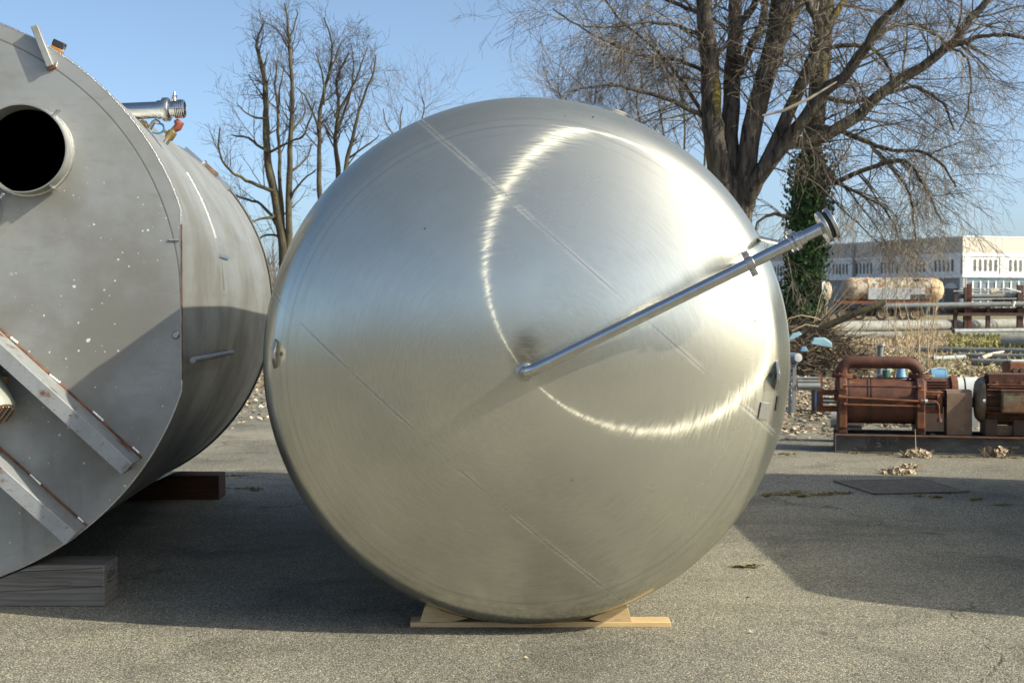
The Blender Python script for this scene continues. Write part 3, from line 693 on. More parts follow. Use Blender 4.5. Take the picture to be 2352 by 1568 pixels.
# seams and rails on the shell
def arc(z, pts, r, mat, name):
    out = []
    for px, py in pts:
        q = hit(M2, px, py, 2, z); a = math.atan2(q.y, q.x); out.append(V(((R2 - .010) * math.cos(a), (R2 - .010) * math.sin(a), z)))
    return MB().tube(out, r, 6).build(name, mat, old)
arc(-1.26, [(430, 395), (445, 420), (462, 450), (478, 485), (492, 520), (500, 545)], .0055, M_WELD, 'shell_weld')
arc(-1.26, [(500, 545), (508, 568), (516, 588), (528, 625), (534, 665)], .0035, M_STEEL, 'shell_seam')
q = hit(M2, 514, 586, 2, -1.26); aa = math.atan2(q.y, q.x); er2 = V((math.cos(aa), math.sin(aa), 0))
MB().bar(er2 * (R2 - .006) + V((0, 0, -1.2)), er2 * (R2 - .006) + V((0, 0, -1.62)), .02, .012, er2).build('shell_strip', M_STEEL, old)
a_s = math.atan2(L(418, 822).y, L(418, 822).x); er3 = V((math.cos(a_s), math.sin(a_s), 0))
rod = MB().tube([er3 * (R2 + .012) + V((0, 0, -.02)), er3 * (R2 + .016) + V((0, 0, -1.66))], .015, 12).build('grab_rail', M_GREYP, old)
MB().bar(er3 * (R2 - .012) + V((0, 0, -1.56)), er3 * (R2 + .012) + V((0, 0, -1.56)), .02, .02, (0, 0, 1)).build('rail_post', M_DARKRUST, rod)
MB().tube([L(388, 551, .004), L(412, 551, .004)], .006, 6).build('weld_dash', M_WELD, old)
MB().lathe([(.0, 0), (.018, 0), (.02, .006), (.014, .014), (0, .014)], L(404, 769), n=16).build('bolt', M_STEEL, old)
bar_a, bar_b = W2(424, 343, 11.2), W2(527, 435, 11.2)
rail = MB().bar(bar_a, bar_b, .05, .045, (0, 0, 1)).build('rim_bar', M_STEEL, old)
MB().tube([bar_a + (bar_b - bar_a) * .38, bar_a + (bar_b - bar_a) * .42], .045, 10).build('bar_clamp', M_PIPE, rail)
MB().bar(bar_a + (bar_b - bar_a) * .45 + V((.012, .012, .03)), bar_a + (bar_b - bar_a) * .7 + V((.012, .012, .03)), .04, .03, (0, 0, 1)).build('bar_stop', M_RUSTP, rail)

# cream motor and yellow batten hanging between the channels, at the picture's left edge
mo = L(-22, 940, .17)
mroot = thing('electric_motor', 'cream electric motor with brown slotted cowl on the old tank front, at left edge', 'motor', M2 @ Matrix.Translation(mo))
md = V((.50, -.80, .34)).normalized()
MB().lathe([(0, -.32), (.105, -.32), (.12, -.30), (.12, -.02), (.118, .02), (.108, .045), (.0, .045)], (0, 0, 0), md, 40).build('motor_body', M_CREAM, mroot)
gr_ = MB().lathe([(.0, .0462), (.100, .0462), (.102, .050), (.0, .050)], (0, 0, 0), md, 36).build('fan_cowl', M_RUSTO, mroot)
ux = md.orthogonal().normalized(); uy = md.cross(ux)
for k in range(-5, 6):
    hw = math.sqrt(max(.098 ** 2 - (k * .017) ** 2, 0))
    MB().bar(uy * k * .017 - ux * hw + md * .053, uy * k * .017 + ux * hw + md * .053, .007, .007, md).build('cowl_slat', M_RUSTLINE if k % 2 else M_CREAM, gr_)
bt_a, bt_b = M2 @ L(-40, 858, .05), M2 @ L(13, 876, .05)
tag(MB().bar(bt_a, bt_b, .05, .05, (0, 0, 1)).build('wood_batten', M_WOODY, bevel=.003), 'yellow wood batten end against the old tank, at left edge', 'batten')

# ---- timbers under the old tank
def timber(y0, dep, xr, xl, h, mat, label, crack):
    zc = lambda x, y: None
    Mi = M2.inverted(); top = []
    N = 14
    for k in range(N + 1):
        x = xl + (xr - xl) * k / N; zmin = h
        for yy in (y0 - .02, y0 + dep + .02):
            # height of the tank underside above this spot
            lo, hi_ = 0.0, 1.4
            q0 = Mi @ V((x, yy, 1.4)); zl = q0.z
            cen = M2 @ V((0, 0, q0.z)); dx = x - cen.x
            if abs(dx) < R2: zmin = min(zmin, cen.z - math.sqrt((R2 + .008) ** 2 - dx * dx) - .004)
        top.append(V((x, y0, max(zmin, .03))))
    poly = [V((xl, y0, .0))] + [V((xr, y0, .0))] + top[::-1]
    r = thing('timber_block', label, 'timber', V(((xl + xr) / 2, y0 + dep / 2, 0)))
    MB().prism(poly, V((0, dep, 0))).build('beam', mat, r, local=False, smooth=20, bevel=.006)
    return r
g1 = G(240, 1392); 
tb1 = timber(g1.y, G(266, 1370).y - g1.y + .02, g1.x, -3.0, .212, M_TIMBER, 'grey weathered timber block chocking the front of the old tank', 1)
def crack(root, pts, r):
    mb = MB(); mb.tube([P(a, b, g1.y - .0005) for a, b in pts], r, 6); mb.build('drying_crack', M_INK, root, local=False)
crack(tb1, [(0, 1379 - 0), (60, 1376), (120, 1373), (175, 1371), (212, 1369.5), (236, 1365)][:0] or [(0, 1358), (70, 1355), (140, 1351.5), (200, 1348), (233, 1344)], .0016)
crack(tb1, [(0, 1327), (22, 1315), (60, 1311.5), (120, 1309), (180, 1307), (236, 1303)], .002)
crack(tb1, [(40, 1338), (80, 1338), (120, 1335), (150, 1334.5), (166, 1338), (160, 1343), (120, 1344)], .0008)
for k, (a, b) in enumerate((((247, 1316), (247, 1327)), ((252, 1312), (252, 1325)), ((252, 1312), (257, 1309)), ((257, 1309), (257, 1321)), ((262, 1305), (262, 1317)), ((246, 1335), (256, 1332)), ((249, 1327), (254, 1324)))):
    f = lambda q: hit(Matrix.Translation((g1.x + .0008, 0, 0)), q[0], q[1], 0, 0) + V((g1.x + .0008, 0, 0))
    mb = MB().tube([f(a), f(b)], .0035, 6); mb.build('ink_mark', M_INK, tb1, local=False)
g2 = G(503, 1147)
tb2 = timber(g2.y, .26, g2.x + .0, -3.1, .19, M_TIMBERB, 'dark brown timber block chocking the rear of the old tank', 0)
sp_ = G(272, 1352)
# ================================================================ rusty pump set on its skid
ga, gb2 = G(1918, 1039), G(2352, 1047.7)
ang = math.atan2(gb2.y - ga.y, gb2.x - ga.x)
MP = Matrix.Translation(ga) @ Matrix.Rotation(ang, 4, 'Z')
def K(px, py, d=0.0): return hit(MP, px, py, 1, d)           # photo pixel -> pump frame, d metres behind the skid front
pump = thing('vacuum_pump', 'rust brown pump with arched pipe on top, mounted on dark steel skid', 'pump', MP)
HS = K(1918, 997).z
Ls = 2.75
sk = MB()
for y0, sg in ((0, 1), (.62, -1)):                              # two channels: web + flanges
    sk.box((Ls / 2, y0 + sg * .045, HS / 2), (Ls, .012, HS - .02)); sk.box((Ls / 2, y0 + .0 + sg * .04, HS - .006), (Ls, .08, .012)); sk.box((Ls / 2, y0 + sg * .04, .006), (Ls, .08, .012))
skid = sk.build('skid', M_SKID, pump, smooth=20)
for x in (.03, 1.0, 2.0, Ls - .03): MB().box((x, .31, HS / 2), (.05, .52, HS * .8)).build('cross_member', M_DARKRUST, skid, smooth=20)
MB().box((Ls / 2, -.0015, HS - .006), (Ls, .003, .014)).build('flange_edge', M_RUSTO, skid, smooth=20)
MB().box((.004, -.0015, HS / 2), (.008, .003, HS - .024)).build('end_edge', M_RUSTP, skid, smooth=20)
# half worn lettering on the skid web
def stroke(pts, w, mat):
    q = [K(a, b, .0385) for a, b in pts]; q = [V((p.x, .0382, p.z)) for p in q]
    return MB().tube(q, w, 4).build('paint_mark', mat, skid)
for pts in ([(1992, 1006), (1989, 1015), (1994, 1021)], [(2000, 1005), (2000, 1021)], [(2000, 1013), (2008, 1013)], [(2008, 1005), (2008, 1021)], [(2013, 1006), (2012, 1021), (2017, 1022)], [(2027, 1007), (2023, 1013), (2027, 1021), (2033, 1019), (2035, 1011), (2031, 1006), (2027, 1007)],
            [(2047, 1008), (2042, 1010), (2041, 1014), (2046, 1016), (2046, 1021), (2040, 1022)], [(2055, 1007), (2051, 1014), (2056, 1021)], [(2170, 1012), (2167, 1022)], [(2176, 1012), (2174, 1022), (2181, 1023), (2184, 1012)], [(2190, 1012), (2188, 1023)], [(2190, 1013), (2196, 1016), (2189, 1019)]):
    stroke(pts, .0045, M_INK if pts[0][0] > 1985 and pts[0][0] < 2100 else M_CHALK)
YC = .31                                                    # pump axis lies this far behind the skid front
cz = K(2022, 921, YC).z; Rb = 51.5 / (FPX / 14.6)
xa, xb = K(1945, 930, YC).x, K(2099, 930, YC).x
MB().tube([(xa, YC, cz), (xb, YC, cz)], Rb, 40).build('pump_casing', M_RUST, pump)
for f in (.02, .31, .36, .97):
    x = xa + (xb - xa) * f; MB().lathe([(Rb, -.006), (Rb + .006, -.006), (Rb + .006, .006), (Rb, .006)], (x, YC, cz), (1, 0, 0), 40, loop=True).build('casing_band', M_DARKRUST, pump)
for side_, (x0, x1) in ((0, (K(1923, 930, YC).x, xa)), (1, (xb, K(2122, 930, YC).x))):
    xm = (x0 + x1) / 2; w = x1 - x0
    e = MB().tube([(x0, YC, cz), (x0 + w * .2, YC, cz), (x1 - w * .2, YC, cz), (x1, YC, cz)], [Rb + .01, Rb + .035, Rb + .035, Rb + .01], 36).build('end_cover', M_RUST, pump)
    top = K(1938, 862, YC).z
    MB().tube([(xm, YC, cz), (xm, YC, top - .02)], [.085, .07], 20).build('port_neck', M_RUSTO if side_ == 0 else M_RUST, e)
    MB().lathe([(0, -.022), (.108, -.022), (.108, -.002), (.0, -.002)], (xm, YC, top), (0, 0, 1), 28).build('flange', M_RUST, e)
    MB().lathe([(0, .001), (.108, .001), (.108, .021), (.0, .021)], (xm, YC, top), (0, 0, 1), 28).build('flange', M_RUSTO if side_ == 0 else M_RUST, e)
    for k in range(8):
        a = 2 * math.pi * (k + .5) / 8; c = V((xm + .09 * math.cos(a), YC + .09 * math.sin(a), top))
        MB().cyl(c + V((0, 0, .0215)), c + V((0, 0, .034)), .010, 6).build('bolt', M_RUSTO, e)
    MB().box((xm, YC, (HS + cz - Rb * .6) / 2), (w * 1.0, .42, cz - Rb * .6 - HS)).build('foot', M_RUST, e, smooth=20, bevel=.01)
    MB().box((xm, YC - Rb * .98, cz - .06), (w * .8, .05, .40)).build('rib', M_RUSTO, e, smooth=20, bevel=.01)
    # bearing yoke with its window
    s_ = -1 if side_ == 0 else 1; xe = x0 if side_ == 0 else x1
    xt = K(1877 if side_ == 0 else 2164, 915, YC).x
    for zz_ in (.085, -.085): MB().box(((xe + xt) / 2, YC, cz + zz_), (abs(xt - xe), .16, .05)).build('yoke_arm', M_RUSTO, e, smooth=20, bevel=.008)
    MB().tube([(xt - s_ * .055, YC, cz), (xt - s_ * .012, YC, cz), (xt, YC, cz)], [.118, .118, .10], 24).build('bearing_cap', M_RUSTO, e)
    MB().tube([(xe, YC, cz), (xt, YC, cz)], .03, 14).build('shaft', M_STEEL, e)
    if side_ == 0: MB().tube([(xt - .002, YC, cz), (xt - .02, YC, cz)], .09, 20).build('shaft_cover', M_BLUE, e)
xl = (K(1923, 930, YC).x + xa) / 2; xr = (xb + K(2122, 930, YC).x) / 2; top = K(1938, 862, YC).z; zt = K(2020, 832, YC).z; rp = .064
ptsA = [V((xl, YC, top + .021))]
for k in range(0, 7): a = math.pi / 2 * k / 6; ptsA.append(V((xl + .10 * (1 - math.cos(a)), YC, zt - .10 + .10 * math.sin(a))))
for k in range(0, 7): a = math.pi / 2 * k / 6; ptsA.append(V((xr - .13 + .13 * math.sin(a), YC, zt - .13 + .13 * math.cos(a))))
ptsA.append(V((xr, YC, top + .021)))
MB().tube(ptsA, rp, 24).build('arch_pipe', M_RUST, pump)
zb2 = zt + rp - .01
du = MB(); du.prism([V((xl - .08, YC + .13, top + .03)), V((xl + .035, YC + .13, zb2)), V((xr - .03, YC + .13, zb2)), V((xr + .07, YC + .13, top + .03)), V((xr - .02, YC + .13, top + .03)), V((xr - .09, YC + .13, zb2 - .11)), V((xl + .09, YC + .13, zb2 - .11)), V((xl + .02, YC + .13, top + .03))], V((0, .09, 0)))
du.build('rear_duct', M_DARKRUST, pump, smooth=20)
for i, (pa, pb, r) in enumerate((((1950, 867), (2110, 868), .008), ((1940, 886), (2112, 889), .011), ((1942, 929), (2110, 933), .010), ((1930, 912), (2118, 922), .012))):
    d = YC - Rb - .035 if i else YC + .0
    q0, q1 = K(*pa, d), K(*pb, d); rd = MB().tube([q0, q1], r, 10).build('tie_rod', M_RUSTO if i != 1 else M_RUST, pump)
    for q in (q0, q1): MB().tube([q - V((.015, 0, 0)), q + V((.015, 0, 0))], r * 2.1, 6).build('rod_nut', M_RUSTO, rd)
d = YC - Rb - .03
MB().tube([K(2116, 922, d), K(2128, 921, d), K(2140, 920, d), K(2150, 922, d), K(2156, 930, d), K(2157, 942, d), K(2157.5, 960, d)], .009, 10).build('drain_pipe', M_RUSTO, pump)
MB().lathe([(.010, 0), (.022, -.02), (.028, -.045), (.024, -.045), (.018, -.02)], K(2158, 958, d), (0, 0, 1), 16).build('drain_cup', M_RUST, pump)
MB().tube([K(2124, 921.5, d), K(2131, 921, d)], .02, 6).build('pipe_union', M_LIGHTGREY, pump)
# coupling guard: bent sheet
gx0, gx1 = K(2175, 950, .16).x, K(2233, 950, .16).x; gz = K(2200, 897, .16).z
gd = MB(); prof_ = [(.16, HS + .002), (.16, gz - .10), (.18, gz - .03), (.22, gz), (.40, gz), (.44, gz - .03), (.46, gz - .10), (.46, HS + .002)]
o_ = [V((gx0, y, z)) for y, z in prof_] + [V((gx0, .31 + (y - .31) * .97, z - .006)) for y, z in prof_[::-1]]
gd.prism(o_, V((gx1 - gx0, 0, 0))).build('coupling_guard', M_RUSTP, pump, smooth=30)
MB().tube([(gx0 - .05, YC, cz), (gx1 + .06, YC, cz)], .05, 18).build('coupling', M_DARKRUST, pump)
# electric motor
mx0 = K(2240, 921, YC).x; mz = K(2300, 918, YC).z; Rm = 52 / (FPX / 14.3); mx1 = 2.62
mt = MB().tube([(mx0 + .05, YC, mz), (mx1, YC, mz)], Rm - .02, 36).build('motor_body', M_MOTOR, pump)
MB().tube([(mx0 - .01, YC, mz), (mx0, YC, mz), (mx0 + .03, YC, mz), (mx0 + .075, YC, mz)], [Rm * .55, Rm * .82, Rm * .98, Rm + .012], 36).build('end_bell', M_MOTORG, mt)
for k in range(26):
    a = math.pi * 2 * k / 26
    er_ = V((0, math.cos(a), math.sin(a))); c = V((0, YC, mz)) + er_ * (Rm + .002)
    MB().bar(c + V((mx0 + .09, 0, 0)), c + V((mx1 - .02, 0, 0)), .007, .045, er_).build('cooling_fin', M_MOTOR, mt, smooth=0)
MB().box(((mx0 + .10 + mx1) / 2, YC, mz + Rm + .03), (mx1 - mx0 - .12, .34, .02)).build('top_plate', M_RUST, mt, smooth=20)
MB().box(((mx0 + .10 + mx1) / 2, YC - .16, mz + Rm - .03), (mx1 - mx0 - .12, .02, .10)).build('top_skirt', M_RUST, mt, smooth=20)
MB().box(((mx0 + .10 + mx1) / 2, YC - .185, mz + Rm - .085), (mx1 - mx0 - .12, .05, .012)).build('top_ledge', M_RUSTO, mt, smooth=20)
for x in (mx0 + .18, mx0 + .42): MB().box((x, YC - .175, mz + Rm - .055), (.035, .012, .05)).build('skirt_lug', M_RUSTO, mt, smooth=20, bevel=.004)
tbx0 = K(2301, 930, .02).x
MB().box(((tbx0 + mx1 - .05) / 2, YC - Rm - .04, mz - .0), (mx1 - .05 - tbx0, .13, .215)).build('terminal_box', M_MOTORG, mt, smooth=20, bevel=.012)
MB().box(((tbx0 + mx1 - .05) / 2, YC - Rm - .04, mz + .112), (mx1 - .03 - tbx0, .15, .012)).build('box_lid', M_RUST, mt, smooth=20)
for x in (K(2265, 990, .1).x, K(2330, 990, .1).x, 2.5):
    MB().box((x + .05, YC, (HS + mz - Rm + .05) / 2), (.12, .40, mz - Rm + .05 - HS)).build('motor_foot', M_DARKRUST, mt, smooth=20, bevel=.01)
MB().box((mx0 + .48, YC - .14, HS + .055), (.62, .03, .10)).build('base_rail', M_RUSTP, mt, smooth=20)
MB().tube([K(2258, 921, .02), K(2264, 921, .02)], .018, 10).build('grease_plug', M_LIGHTGREY, mt)

# ================================================================ machines behind the pump
def gframe(px, Y, ang_=0.0): return Matrix.Translation(V((P(px, 800, Y).x, Y, 0))) @ Matrix.Rotation(rad(ang_), 4, 'Z')
def zat(py, Y): return P(1176, py, Y).z
Yq = 16.6
Mq = gframe(2150, Yq, -8)
m2 = thing('finned_motor', 'rusty ribbed motor on a frame just behind the arched pump', 'motor', Mq)
z0, z1 = zat(908, Yq), zat(864, Yq); zc_ = (z0 + z1) / 2 - .06; rr_ = (z1 - z0) / 2 + .06
bdy = MB().tube([(-.17, 0, zc_), (.16, 0, zc_)], rr_ - .02, 28).build('motor_body', M_RUST, m2)
for k in range(9):
    z = zc_ - rr_ + .05 + k * (2 * rr_ - .1) / 8; y = -math.sqrt(max((rr_) ** 2 - (z - zc_) ** 2, .0004))
    MB().bar((-.16, y - .01, z), (.12, y - .01, z), .05, .012, (0, 0, 1)).build('cooling_fin', M_RUST, bdy, smooth=0)
MB().tube([(.16, 0, zc_), (.23, 0, zc_)], rr_ + .01, 28).build('end_ring', M_RUSTO, m2)
MB().box((0, 0, (zc_ - rr_) / 2 + .01), (.34, .3, zc_ - rr_ + .02)).build('stand', M_DARKRUST, m2, smooth=20)
MB().box((-.06, -.05, zc_ + rr_ + .004), (.07, .05, .018)).build('yellow_tag', M_YELLOW, m2, smooth=20, bevel=.004)
Mq = gframe(2215, 17.2, -8); Yw = 17.2
m3 = thing('pale_motor', 'pale grey cylinder motor standing behind the sheet metal guard', 'motor', Mq)
z0, z1 = zat(897, Yw), zat(866, Yw); rw = .16; zc_ = z1 - rw
MB().tube([(-.17, 0, zc_), (-.02, 0, zc_)], rw, 32).build('fan_cover', M_LIGHTGREY, m3)
MB().tube([(-.02, 0, zc_), (.0, 0, zc_)], rw - .01, 32).build('joint_ring', M_RUBBER, m3)
MB().tube([(.0, 0, zc_), (.19, 0, zc_)], rw + .004, 32).build('motor_body', M_LIGHTGREY, m3)
MB().box((.0, 0, (zc_ - rw) / 2 + .02), (.30, .22, zc_ - rw + .04)).build('stand', M_GREYP, m3, smooth=20)
Mq = gframe(2156, 18.2, -6); Yb = 18.2
m4 = thing('blue_motor', 'small bright blue motor behind the rusty arched pipe', 'motor', Mq)
z1 = zat(847, Yb); MB().tube([(-.10, 0, z1 - .10), (.07, 0, z1 - .10)], .10, 24).build('motor_body', M_BLUE, m4)
MB().tube([(.075, 0, z1 - .10), (.10, 0, z1 - .10)], .095, 24).build('end_cap', M_BLUE, m4)
MB().box((0, 0, (z1 - .19) / 2), (.2, .2, z1 - .19)).build('stand', M_DARKRUST, m4, smooth=20)
MB().tube([(-.12, 0, z1 - .02), (.0, 0, z1 + .012), (.09, -.02, z1 + .005)], .013, 8).build('cable', M_LIGHTGREY, m4)
Mq = gframe(2070, 18.6, -6); m5 = thing('blue_pump', 'blue painted pump half hidden under the arched pipe', 'pump', Mq); z1 = zat(846, 18.6)
MB().lathe([(0, 0), (.13, 0), (.13, z1 * .6), (.07, z1 * .8), (.05, z1), (0, z1)], (0, 0, 0), (0, 0, 1), 24).build('pump_body', M_BLUE, m5)
MB().tube([(-.19, 0, z1 - .02), (-.19, 0, z1 - .20)], .05, 16).build('green_cap', mk('dark_green_paint', (.02, .08, .075), (.03, .1, .09), 5, rough=.5), m5)
MB().box((-.19, 0, (z1 - .2) / 2), (.14, .14, z1 - .2)).build('stand', M_DARKRUST, m5, smooth=20)
Mq = gframe(2022, 19.0); zp0, zp1 = 0, zat(790, 19.0)
m6 = thing('standpipe', 'upright grey flanged steel pipe rising behind the arched pump', 'pipe', Mq)
MB().tube([(0, 0, 0), (0, 0, zp1)], .040, 24).build('pipe', M_GALV, m6)
MB().lathe([(.041, zp1 - .02), (.07, zp1 - .02), (.07, zp1), (.041, zp1)], n=24, loop=True).build('flange', M_STEEL, m6)
MB().lathe([(.041, zat(862, 19)), (.10, zat(862, 19)), (.10, zat(858, 19)), (.041, zat(858, 19))], n=24, loop=True).build('flange', M_STEEL, m6)
MB().tube([(.11, -.03, zat(850, 19)), (.11, -.06, zat(850, 19))], .035, 20).build('pressure_gauge', M_LIGHTGREY, m6)
MB().tube([(.11, -.03, zat(850, 19)), (.03, 0, zat(858, 19))], .010, 8).build('gauge_stem', M_BRASS, m6)
# grey blue wheel-like motor end low on the left of the pump
Mq = gframe(1916, 15.6, -12); m7 = thing('grey_motor', 'grey blue motor end showing low behind the left side of rusty pump', 'motor', Mq)
zc_ = zat(958, 15.6); MB().tube([(-.03, 0, zc_), (.10, 0, zc_)], .115, 28).build('fan_cover', M_GREYP, m7); MB().tube([(.10, 0, zc_), (.32, 0, zc_)], .105, 28).build('motor_body', M_LIGHTGREY, m7)
MB().box((.15, 0, (zc_ - .1) / 2), (.3, .2, zc_ - .1)).build('stand', M_DARKRUST, m7, smooth=20)
# orange engine bits far right edge
Mq = gframe(2338, 20.0); m8 = thing('orange_gearbox', 'small orange rusty gearbox at the right edge behind motor', 'gearbox', Mq); z1 = zat(830, 20)
MB().box((0, 0, z1 / 2), (.34, .3, z1)).build('housing', M_RUSTO, m8, smooth=20, bevel=.02)
for k in range(3): MB().tube([(-.1 + k * .1, -.16, z1 - .12), (-.1 + k * .1, -.20, z1 - .12)], .035, 14).build('bearing_cap', M_DARKRUST, m8)
MB().box((.0, 0, z1 + .012), (.26, .22, .024)).build('cover', M_LIGHTGREY, m8, smooth=20, bevel=.005)

# roller conveyor piece left of the pump
Yr = 19.2; Mr = gframe(1824, Yr); rc = thing('roller_conveyor', 'grey steel roller conveyor section between the big tank and rusty pump', 'conveyor', Mr)
def rx(px): return P(px, 800, Yr).x - P(1824, 800, Yr).x
for k, py in enumerate((868, 875, 886, 893)):
    MB().tube([(rx(1832), 0, zat(py, Yr)), (rx(1884), .0, zat(py, Yr))], (.018, .02, .045, .018)[k], 16).build('roller', M_GALV, rc)
fr_ = MB().bar((rx(1824), 0, 0), (rx(1825), 0, zat(838, Yr)), .05, .03, (0, 1, 0)).build('upright', M_GALV, rc)
MB().bar((rx(1815), .04, .0), (rx(1817), .04, zat(833, Yr)), .03, .03, (0, 1, 0)).build('upright', M_GREYP, rc)
MB().bar((rx(1883), 0, 0), (rx(1883), 0, zat(862, Yr)), .04, .03, (0, 1, 0)).build('upright', M_RUSTO, rc)
for k, py in enumerate((845, 858, 872, 890)): MB().bar((rx(1813), .02, zat(py, Yr)), (rx(1826), .02, zat(py, Yr)), .03, .018, (0, 1, 0)).build('bracket', M_LIGHTGREY, rc)
MB().lathe([(0, -.015), (.058, -.015), (.062, 0), (.058, .015), (.03, .022), (0, .022)], (rx(1831), -.05, zat(821, Yr)), (.3, -1, .1), 24).build('handwheel', M_GREYP, rc)
MB().tube([(rx(1815), -.0, zat(821, Yr)), (rx(1827), -.03, zat(821, Yr))], .07, 20).build('blue_hub', mk('slate_blue', (.15, .2, .28), (.12, .16, .23), 6, rough=.5), rc)
MB().tube([(rx(1831), -.03, zat(829, Yr)), (rx(1824), 0, zat(842, Yr))], .02, 10).build('wheel_stem', M_GALV, rc)
MB().bar((rx(1888), .3, 0), (rx(1888), .3, zat(862, Yr)), .10, .25, (0, 1, 0)).build('side_frame', M_DARKRUST, rc)

# ================================================================ drain grate in the asphalt
q4 = [G(1973, 1103), G(2117, 1108), G(2160, 1132), G(2019, 1132)]
cg = sum(q4, V()) / 4; gu = ((q4[1] - q4[0]) + (q4[2] - q4[3])).normalized(); gv = V((-gu.y, gu.x, 0)); gw = .82; gh = .82
grate = thing('drain_grate', 'square cast iron drain grate set flush in the shaded asphalt', 'grate', Matrix(((gu.x, gv.x, 0, cg.x), (gu.y, gv.y, 0, cg.y), (0, 0, 1, .0), (0, 0, 0, 1))) @ Matrix.Rotation(rad(18), 4, 'Z'))
MB().box((0, 0, .003), (gw - .03, gh - .03, .004)).build('pit_plate', M_DARKRUST, grate, smooth=0)
for sx, sy, w, h in ((0, 1, gw, .035), (0, -1, gw, .035), (1, 0, .035, gh), (-1, 0, .035, gh)):
    MB().box((sx * (gw - .035) / 2, sy * (gh - .035) / 2, .0095 + (.0005 if sx else 0)), (w, h, .011)).build('grate_frame', M_GRATE, grate, smooth=0)
for k in range(15):
    u = -gw / 2 + .06 + k * (gw - .12) / 14
    MB().box((u, 0, .0085), (.030, gh - .08, .006)).build('grate_bar', M_GRATE, grate, smooth=0)
    MB().box((0, u, .0090), (gw - .08, .030, .006)).build('grate_bar', M_GRATE, grate, smooth=0)
# ================================================================ pipes lying about in the field
def lying_pipe(pa, pb, r, lab, mat=M_CONC, z=None, n=28, group=None, hollow=True):
    a = G(*pa); b = G(*pb); zz = r if z is None else z; a.z = zz - .03; b.z = zz - .03
    d = (b - a).normalized(); Lg = (b - a).length
    mb = MB().lathe([(r, 0), (r, Lg), (r * .86, Lg), (r * .86, Lg - .6 if Lg > 1 else Lg * .5), (0, Lg - .6 if Lg > 1 else Lg * .5)], a, d, n)
    mb.lathe([(r, 0), (r * .86, 0), (r * .86, .5), (0, .5)], a, d, n)
    return tag(mb.build('lying_pipe', mat, smooth=40), lab, 'pipe', group)
lying_pipe((1906, 762), (2420, 751), .27, 'thick pale concrete pipe lying across the field behind the trees')
lying_pipe((1914, 777), (2068, 776), .15, 'shorter grey pipe lying just in front of the thick concrete pipe')
lying_pipe((2190, 765), (2420, 762), .12, 'thin grey pipe lying behind the dry canes', M_GALV)
lying_pipe((2205, 772), (2420, 771), .09, 'thinner grey pipe lying in front, behind the dry canes', M_GALV)
lying_pipe((2098, 806), (2420, 812), .085, 'uppermost of the grey pipes lying on leaf litter above the rusty motor', M_GALV)
lying_pipe((2200, 820), (2420, 824), .075, 'middle of the grey pipes lying on leaf litter above the rusty motor', M_GALV)
lying_pipe((2232, 836), (2420, 840), .085, 'lowest of the grey pipes lying on leaf litter above the rusty motor', M_GALV)
lying_pipe((2140, 826), (2215, 822), .06, 'short dark pipe beside the dry cane clump', M_GREYP)
lying_pipe((2302, 800), (2420, 802), .24, 'short concrete pipe at the right edge on green grass')
def stick(pa, pb, r, lab, mat=M_DEADWOOD):
    a = G(*pa); b = G(*pb); a.z += r; b.z += r * 2; m = (a + b) / 2 + V((0, 0, .02))
    return tag(MB().tube([a, m, b], [r, r * .9, r * .5], 8).build('fallen_branch', mat), lab, 'branch')
stick((2255, 826), (2305, 815), .05, 'pale bleached branch lying across the grey pipes')

# ================================================================ pipe rack
Yk = 74.0
def X(px, Y): return P(px, 690, Y).x
rk = thing('pipe_rack', 'dark rusty rack with long steel pipes in front of the white building', 'rack', V((X(2300, Yk), Yk, 0)))
def rt(px0, py0, px1, py1, r, mat, name, dy=0):
    MB().tube([P(px0, py0, Yk + dy), P(px1, py1, Yk + dy)], r, 14).build(name, mat, rk, local=False)
rt(2030, 703, 2420, 697, .145, M_GALV, 'long_pipe'); rt(2200, 680, 2420, 678, .13, M_GALV, 'long_pipe', .5); rt(2215, 688, 2420, 687, .08, M_GREYP, 'long_pipe', 1)
rt(2205, 664, 2420, 664, .05, M_GREYP, 'long_pipe', 1.5); rt(2280, 690, 2420, 690, .08, M_DARKRUST, 'long_pipe', .8); rt(2190, 669, 2420, 671, .05, M_GREYP, 'long_pipe', 1.8)
for (px, top, bot, w, mat) in ((2227, 652, 712, .22, M_REDPOST), (2219, 660, 724, .2, M_DARKRUST), (2195, 676, 724, .16, M_DARKRUST), (2344, 655, 724, .3, M_DARKRUST), (2110, 708, 738, .16, M_DARKRUST), (2270, 700, 730, .2, M_DARKRUST), (2060, 708, 738, .16, M_DARKRUST)):
    a = P(px, top, Yk + .2); MB().box((a.x, Yk + .25, a.z / 2 - .015), (w, .2, a.z + .03)).build('rack_post', mat, rk, local=False, smooth=20)
for (pa, py_, pb, h, dy) in ((2200, 709, 2420, .12, .3), (2140, 716, 2420, .22, .5), (2200, 722, 2420, .16, .1)):
    a = P(pa, py_, Yk + dy); b = P(pb, py_, Yk + dy); MB().bar(a, b, .15, h).build('rack_beam', M_DARKRUST, rk, local=False, smooth=20)
for (pa, pb, r, mat) in (((2275, 671), (2294, 667), .14, M_DEADWOOD), ((2310, 662), (2345, 671), .05, M_LIGHTGREY), ((2260, 667), (2262, 667), .1, M_WHITE), ((2326, 703), (2330, 691), .09, M_WHITE)):
    MB().tube([P(*pa, Yk - .1), P(*pb, Yk - .1)], r, 8).build('loose_scrap', mat, rk, local=False)

